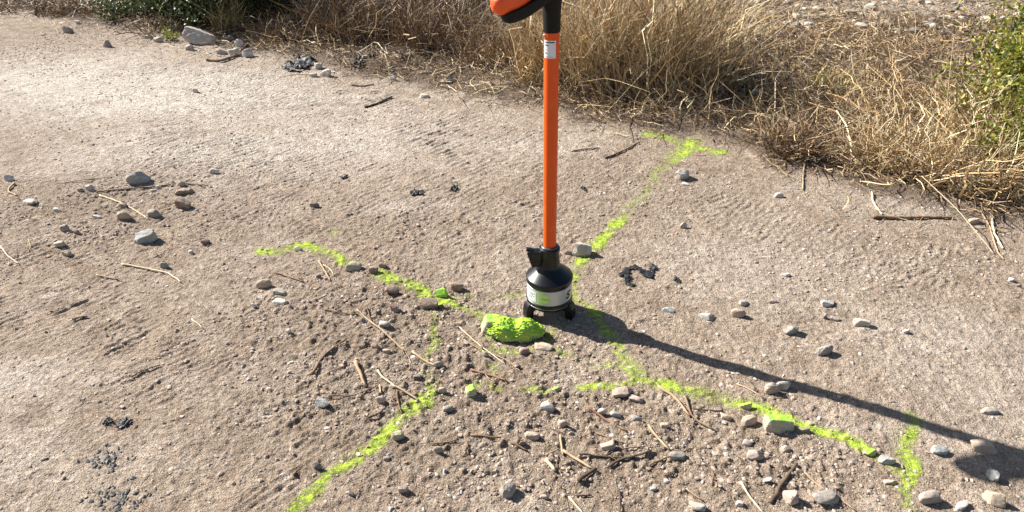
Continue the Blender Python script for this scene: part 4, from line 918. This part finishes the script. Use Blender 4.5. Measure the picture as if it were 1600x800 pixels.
# rubble in the bare gap beyond the grass
def rubble():
    r = np.random.default_rng(91); V_, F_, C_, o_ = [], [], [], 0; v0, f0 = ico(2)
    for k in range(420):
        u = r.uniform(1080, 1620); v = r.uniform(-12, 62)
        x, y = at(u, v); s = .012 + .045 * r.random() ** 3
        vv, ff = stone_verts(900 + k % 30, .1, 2); q = vv * np.array([s * 1.3, s, s * .6]); a = r.uniform(0, 6.28)
        q = np.stack([q[:, 0] * math.cos(a) - q[:, 1] * math.sin(a) + x, q[:, 0] * math.sin(a) + q[:, 1] * math.cos(a) + y, q[:, 2] + z1(x, y) + s * .2], -1)
        V_.append(q); F_.append(ff + o_); o_ += len(vv)
        c = np.array([(.42, .36, .29), (.5, .45, .38), (.3, .24, .18), (.25, .22, .2)])[r.integers(0, 4)] * r.uniform(.8, 1.1); C_.append(np.tile(c, (len(vv), 1)))
    obj('rubble', np_mesh('rubble', np.vstack(V_), np.vstack(F_), M_GRAVEL, np.vstack(C_), smooth=False), label='pale stony rubble on the bare ground beyond the grass at top right', category='rubble', kind='stuff')
rubble()

# ---------------------------------------------------------------- the instrument
BZ = z1(BX, BY)
tool = empty('ground_microphone', (BX, BY, BZ), 'orange pole instrument with black bell-shaped base on three feet, standing upright on the dirt', 'ground microphone')
tool.rotation_euler = (0, math.radians(-1.25), 0)
def lathe(name, prof, mat, parent, seg=96, z0=0, label=None):
    P = np.array(prof); n = len(P); a = np.linspace(0, 2 * math.pi, seg, endpoint=False)
    V = np.stack([P[:, None, 0] * np.cos(a), P[:, None, 0] * np.sin(a), np.repeat(P[:, 1:2] + z0, seg, 1)], -1).reshape(-1, 3)
    i = np.arange(n - 1)[:, None]; k = np.arange(seg)[None]; k2 = (k + 1) % seg
    f = np.stack([i * seg + k, i * seg + k2, (i + 1) * seg + k2, (i + 1) * seg + k], -1).reshape(-1, 4)
    o = obj(name, np_mesh(name, V, f, mat), parent, label); o.data.shade_smooth()
    try: o.data.set_sharp_from_angle(angle=math.radians(35))
    except Exception: pass
    return o
def bevel_box(name, size, loc, mat, parent, rot=(0, 0, 0), bev=.003, taper=None):
    bm = bmesh.new(); bmesh.ops.create_cube(bm, size=1)
    for v in bm.verts:
        if taper and v.co.z > 0: v.co.x *= taper[0]; v.co.y *= taper[1]
        v.co = Vector((v.co.x * size[0], v.co.y * size[1], v.co.z * size[2]))
    bmesh.ops.bevel(bm, geom=bm.edges[:], offset=bev, segments=3, affect='EDGES', profile=.6)
    me = bpy.data.meshes.new(name); bm.to_mesh(me); bm.free(); me.materials.append(mat); me.polygons.foreach_set('use_smooth', np.ones(len(me.polygons), bool))
    o = obj(name, me, parent); o.location = loc; o.rotation_euler = rot
    return o
RB = .0705
body = lathe('sensor_body', [(.0, .040), (.055, .038), (.066, .041), (.0715, .045), (.0725, .050), (.0725, .0615), (.0715, .0645), (.0690, .066), (.0690, .119), (.0712, .121), (.0722, .127), (.0722, .1365), (.0712, .1385), (.0690, .1400), (.0400, .1660), (.0335, .1720), (.0315, .1765), (.0310, .186)], M_BLACK, tool)
band = lathe('silver_band', [(.0692, .0665), (.0702, .0675), (.0702, .1175), (.0692, .1185)], M_SILVER, tool)
lathe('rim_line', [(.0722, .0530), (.0729, .0534), (.0729, .0540), (.0722, .0544)], M_SILVER, body)
lathe('collar', [(.0312, .180), (.0318, .187), (.0305, .192), (.0298, .222), (.0312, .227), (.0312, .236), (.0290, .2385), (.0215, .2385)], M_BLACK, tool)
lathe('collar_ring', [(.0262, .2385), (.0262, .2425), (.0240, .2445), (.0200, .2445)], simple('dark_grey_plastic', (.05, .052, .058), .35), tool)
lathe('pole', [(.0, .19), (.0196, .19), (.0196, .895), (.0, .895)], M_ORANGE, tool)
lathe('grip_sleeve', [(.0198, .868), (.0212, .868), (.0217, .872), (.0220, .90), (.0240, .935), (.0275, .965), (.029, .985), (.028, 1.0), (.020, 1.012), (0, 1.014)], M_RUBBER, tool)
# clamp with lever, on the left of the collar
cl = empty('clamp', (0, 0, 0), None, None); del_keys = [k for k in list(cl.keys())]
for k in del_keys: del cl[k]
cl.parent = tool
bevel_box('clamp_lug', (.034, .030, .036), (-.042, -.006, .212), M_BLACK, cl, (0, .1, .1), .004)
bevel_box('clamp_lever', (.016, .028, .058), (-.0555, -.006, .205), M_BLACK, cl, (0, -.28, .1), .004)
bevel_box('lever_tab', (.022, .016, .007), (-.0605, -.006, .2335), M_BLACK, cl, (0, .22, .1), .003)
bevel_box('clamp_foot', (.022, .018, .020), (-.038, -.010, .188), M_BLACK, cl, (0, .5, .1), .004)
# three feet
for ang in (205, 331, 88):
    a = math.radians(ang); c, s = math.cos(a), math.sin(a)
    bm = bmesh.new()
    prof = [(.030, .046), (.030, .034), (.050, .030), (.0600, .0235), (.0625, .004), (.0635, .000), (.0850, .000), (.0862, .004), (.0855, .030), (.0820, .047), (.074, .055), (.060, .056)]
    rings = []
    for sgn in (-1, 1):
        rings.append([bm.verts.new((p[0], sgn * .0155, p[1])) for p in prof])
    n = len(prof)
    bm.faces.new(rings[0]); bm.faces.new(rings[1][::-1])
    for i in range(n): bm.faces.new((rings[0][i], rings[1][i], rings[1][(i + 1) % n], rings[0][(i + 1) % n]))
    bmesh.ops.recalc_face_normals(bm, faces=bm.faces); bmesh.ops.bevel(bm, geom=[e for e in bm.edges if abs(e.verts[0].co.y - e.verts[1].co.y) < 1e-6], offset=.0028, segments=3, affect='EDGES')
    me = bpy.data.meshes.new('foot'); bm.to_mesh(me); bm.free(); me.materials.append(M_BLACK); me.polygons.foreach_set('use_smooth', np.ones(len(me.polygons), bool))
    o = obj('foot', me, tool); o.rotation_euler = (0, 0, a)
    try: me.set_sharp_from_angle(angle=math.radians(40))
    except Exception: pass
# wrapped patches on cylinders
def wrap_patch(name, r, a0, a1, zlo, zhi, mat, parent, seg=24, thick=.0004):
    a = np.radians(np.linspace(a0, a1, seg)); V = []
    for rr in (r, r + thick):
        for z in (zlo, zhi): V += [(rr * math.cos(t), rr * math.sin(t), z) for t in a]
    s = seg; f = []
    for i in range(s - 1):
        f += [(2 * s + i, 2 * s + i + 1, 3 * s + i + 1, 3 * s + i), (i, i + 1, 2 * s + i + 1, 2 * s + i), (3 * s + i, 3 * s + i + 1, s + i + 1, s + i)]
    f += [(0, 2 * s, 3 * s, s), (s - 1, 2 * s - 1, 4 * s - 1, 3 * s - 1)]
    me = bpy.data.meshes.new(name); me.from_pydata(V, [], f); me.materials.append(mat); me.update(); return obj(name, me, parent)
def wrap_disc(name, r, ac, zc, rad, mat, parent, lo=-1, hi=1, rx=1.0):
    V, f = [], []; nr, na = 6, 48; V.append((0, 0))
    for i in range(1, nr + 1): V += [(rad * rx * i / nr * math.cos(t), rad * i / nr * math.sin(t)) for t in np.linspace(0, 2 * math.pi, na, endpoint=False)]
    for k in range(na): f.append((0, 1 + k, 1 + (k + 1) % na))
    for i in range(nr - 1):
        for k in range(na): f.append((1 + i * na + k, 1 + (i + 1) * na + k, 1 + (i + 1) * na + (k + 1) % na, 1 + i * na + (k + 1) % na))
    W3 = []
    for x, z in V:
        z = min(max(z, lo * rad), hi * rad); t = math.radians(ac) + x / r; W3.append((r * math.cos(t), r * math.sin(t), zc + z))
    me = bpy.data.meshes.new(name); me.from_pydata(W3, [], f); me.materials.append(mat); me.update(); return obj(name, me, parent)
def wrap_text(name, txt, r, ac, zc, size, mat, parent, shear=0.0, bold=0.0, sx=1.0):
    cu = bpy.data.curves.new(name, 'FONT'); cu.body = txt; cu.size = size; cu.align_x = 'CENTER'; cu.align_y = 'CENTER'; cu.offset = bold; cu.shear = shear; cu.resolution_u = 6
    t = bpy.data.objects.new(name, cu); COL.objects.link(t); dg = bpy.context.evaluated_depsgraph_get(); dg.update()
    me = bpy.data.meshes.new_from_object(t.evaluated_get(dg)); bpy.data.objects.remove(t)
    bm = bmesh.new(); bm.from_mesh(me); bmesh.ops.triangulate(bm, faces=bm.faces[:])
    for _ in range(2): bmesh.ops.subdivide_edges(bm, edges=[e for e in bm.edges if e.calc_length() > size * .12], cuts=1); bmesh.ops.triangulate(bm, faces=bm.faces[:])
    for v in bm.verts:
        a = math.radians(ac) + v.co.x * sx / r; z = zc + v.co.y; v.co = Vector((r * math.cos(a), r * math.sin(a), z))
    bm.to_mesh(me); bm.free(); me.materials.clear(); me.materials.append(mat); me.name = name; return obj(name, me, parent)
# band: small white data plate with print, lime round emblem, black S mark at the right
wrap_patch('data_plate', .0703, 196, 232, .074, .108, M_WHITE, band)
for (a0, a1, zz, m) in ((202, 228, .1005, M_GREYINK), (206, 222, .0955, M_INK), (202, 226, .0900, M_GREYINK), (204, 218, .0845, M_INK), (204, 220, .0795, M_GREYINK)): wrap_patch('print_line', .0708, a0, a1, zz, zz + .0022, m, band, 12, .0002)
wrap_disc('round_emblem', .0705, 256, .0915, .0145, M_LIME, band)
wrap_patch('emblem_bar', .0707, 248, 268, .0900, .0925, M_GREYINK, band, 12, .0002)
wrap_text('logo_letter', 'S', .0708, 321, .0905, .036, M_INK, band, .2, .0016, 1.15)
# pole sticker
stk = wrap_patch('sticker', .0197, 202, 300, .806, .850, M_WHITE, tool, 24, .0003)
for (a0, a1, z0_, z1_, m) in ((214, 290, .8445, .8470, M_INK), (214, 244, .8375, .8400, M_INK), (212, 234, .8180, .8200, M_INK), (214, 280, .8090, .8100, M_GREYINK), (212, 228, .8260, .8272, M_GREYINK)): wrap_patch('print_line', .0202, a0, a1, z0_, z1_, m, stk, 14, .0002)
# little button above the sticker
bt = bevel_box('lock_button', (.008, .008, .008), (.0198 * math.cos(math.radians(205)), .0198 * math.sin(math.radians(205)), .8605), M_METAL, tool, (0, 0, math.radians(205)), .0025)
# handle: orange shell over a black underside, arching over the pole and down to the left
YH = BY - .075
hp = [(770, 14), (783, 8), (800, 1), (820, -12), (842, -27), (862, -42), (885, -52), (905, -56)]
hw = [.020, .026, .028, .027, .0255, .025, .024, .018]; hh_ = [.0200, .0240, .0250, .023, .020, .018, .016, .010]
def handle_sweep(name, drop, mat, wscale, hscale, parent, z_lo, z_hi):
    c = []
    for i, (u, v) in enumerate([(a_ + (13 if drop else 0), b_ + (3 if drop else -2)) for a_, b_ in hp]):
        k = i / (len(hp) - 1); p = at_y(u, v, BY - .078 + .078 * min(1, k * 1.35)); c.append(p)
    c = np.array(c); t = np.linspace(0, 1, len(c)); tt = np.linspace(0, 1, 44)
    Q = np.stack([np.interp(tt, t, c[:, k]) for k in range(3)], -1)
    for _ in range(6): Q[1:-1] = (Q[:-2] + 2 * Q[1:-1] + Q[2:]) / 4
    w = np.interp(tt, t, hw) * wscale; h = np.interp(tt, t, hh_) * hscale
    cap = np.clip(1 - (1 - np.clip(tt / .11, 0, 1)) ** 2.4, 0, 1) ** .5 * np.clip(1 - (1 - np.clip((1 - tt) / .08, 0, 1)) ** 2, 0, 1) ** .5
    w = w * np.maximum(cap, .05); h = h * np.maximum(.35 + .65 * cap, .05) * np.where((tt == 0) | (tt == 1), .1, 1)
    T = np.gradient(Q, axis=0); T /= np.linalg.norm(T, axis=1)[:, None]
    S = np.cross(T, [0, 0, 1.]); S /= np.linalg.norm(S, axis=1)[:, None]; N = np.cross(S, T)
    a = np.linspace(0, 2 * math.pi, 40, endpoint=False); e = .62
    ca = np.sign(np.cos(a)) * np.abs(np.cos(a)) ** e; sa = np.sign(np.sin(a)) * np.abs(np.sin(a)) ** e
    sa = np.clip(sa, z_lo, z_hi)
    V = Q[:, None] + N[:, None] * drop + S[:, None] * (w[:, None] * ca)[..., None] + N[:, None] * (h[:, None] * sa)[..., None]
    n, s = 44, 40; V = V.reshape(-1, 3)
    inv = tool_inv; V = V @ inv[:3, :3].T + inv[:3, 3]
    i = np.arange(n - 1)[:, None]; k = np.arange(s)[None]; k2 = (k + 1) % s
    f = np.stack([i * s + k, i * s + k2, (i + 1) * s + k2, (i + 1) * s + k], -1).reshape(-1, 4)
    me = np_mesh(name, V, f, mat)
    bm = bmesh.new(); bm.from_mesh(me); bm.verts.ensure_lookup_table(); bm.faces.new([bm.verts[q] for q in range(s)]); bm.faces.new([bm.verts[(n - 1) * s + q] for q in range(s)]); bmesh.ops.recalc_face_normals(bm, faces=bm.faces); bm.to_mesh(me); bm.free()
    return obj(name, me, parent)
tm = Matrix.Translation((BX, BY, BZ)) @ Matrix.Rotation(math.radians(-1.25), 4, 'Y'); tool_inv = np.array(tm.inverted())
hd = handle_sweep('handle', 0.0, M_ORANGE2, 1, 1, tool, -.95, 1)
handle_sweep('handle_underside', -.016, M_RUBBER, .88, .85, hd, -1, .5)
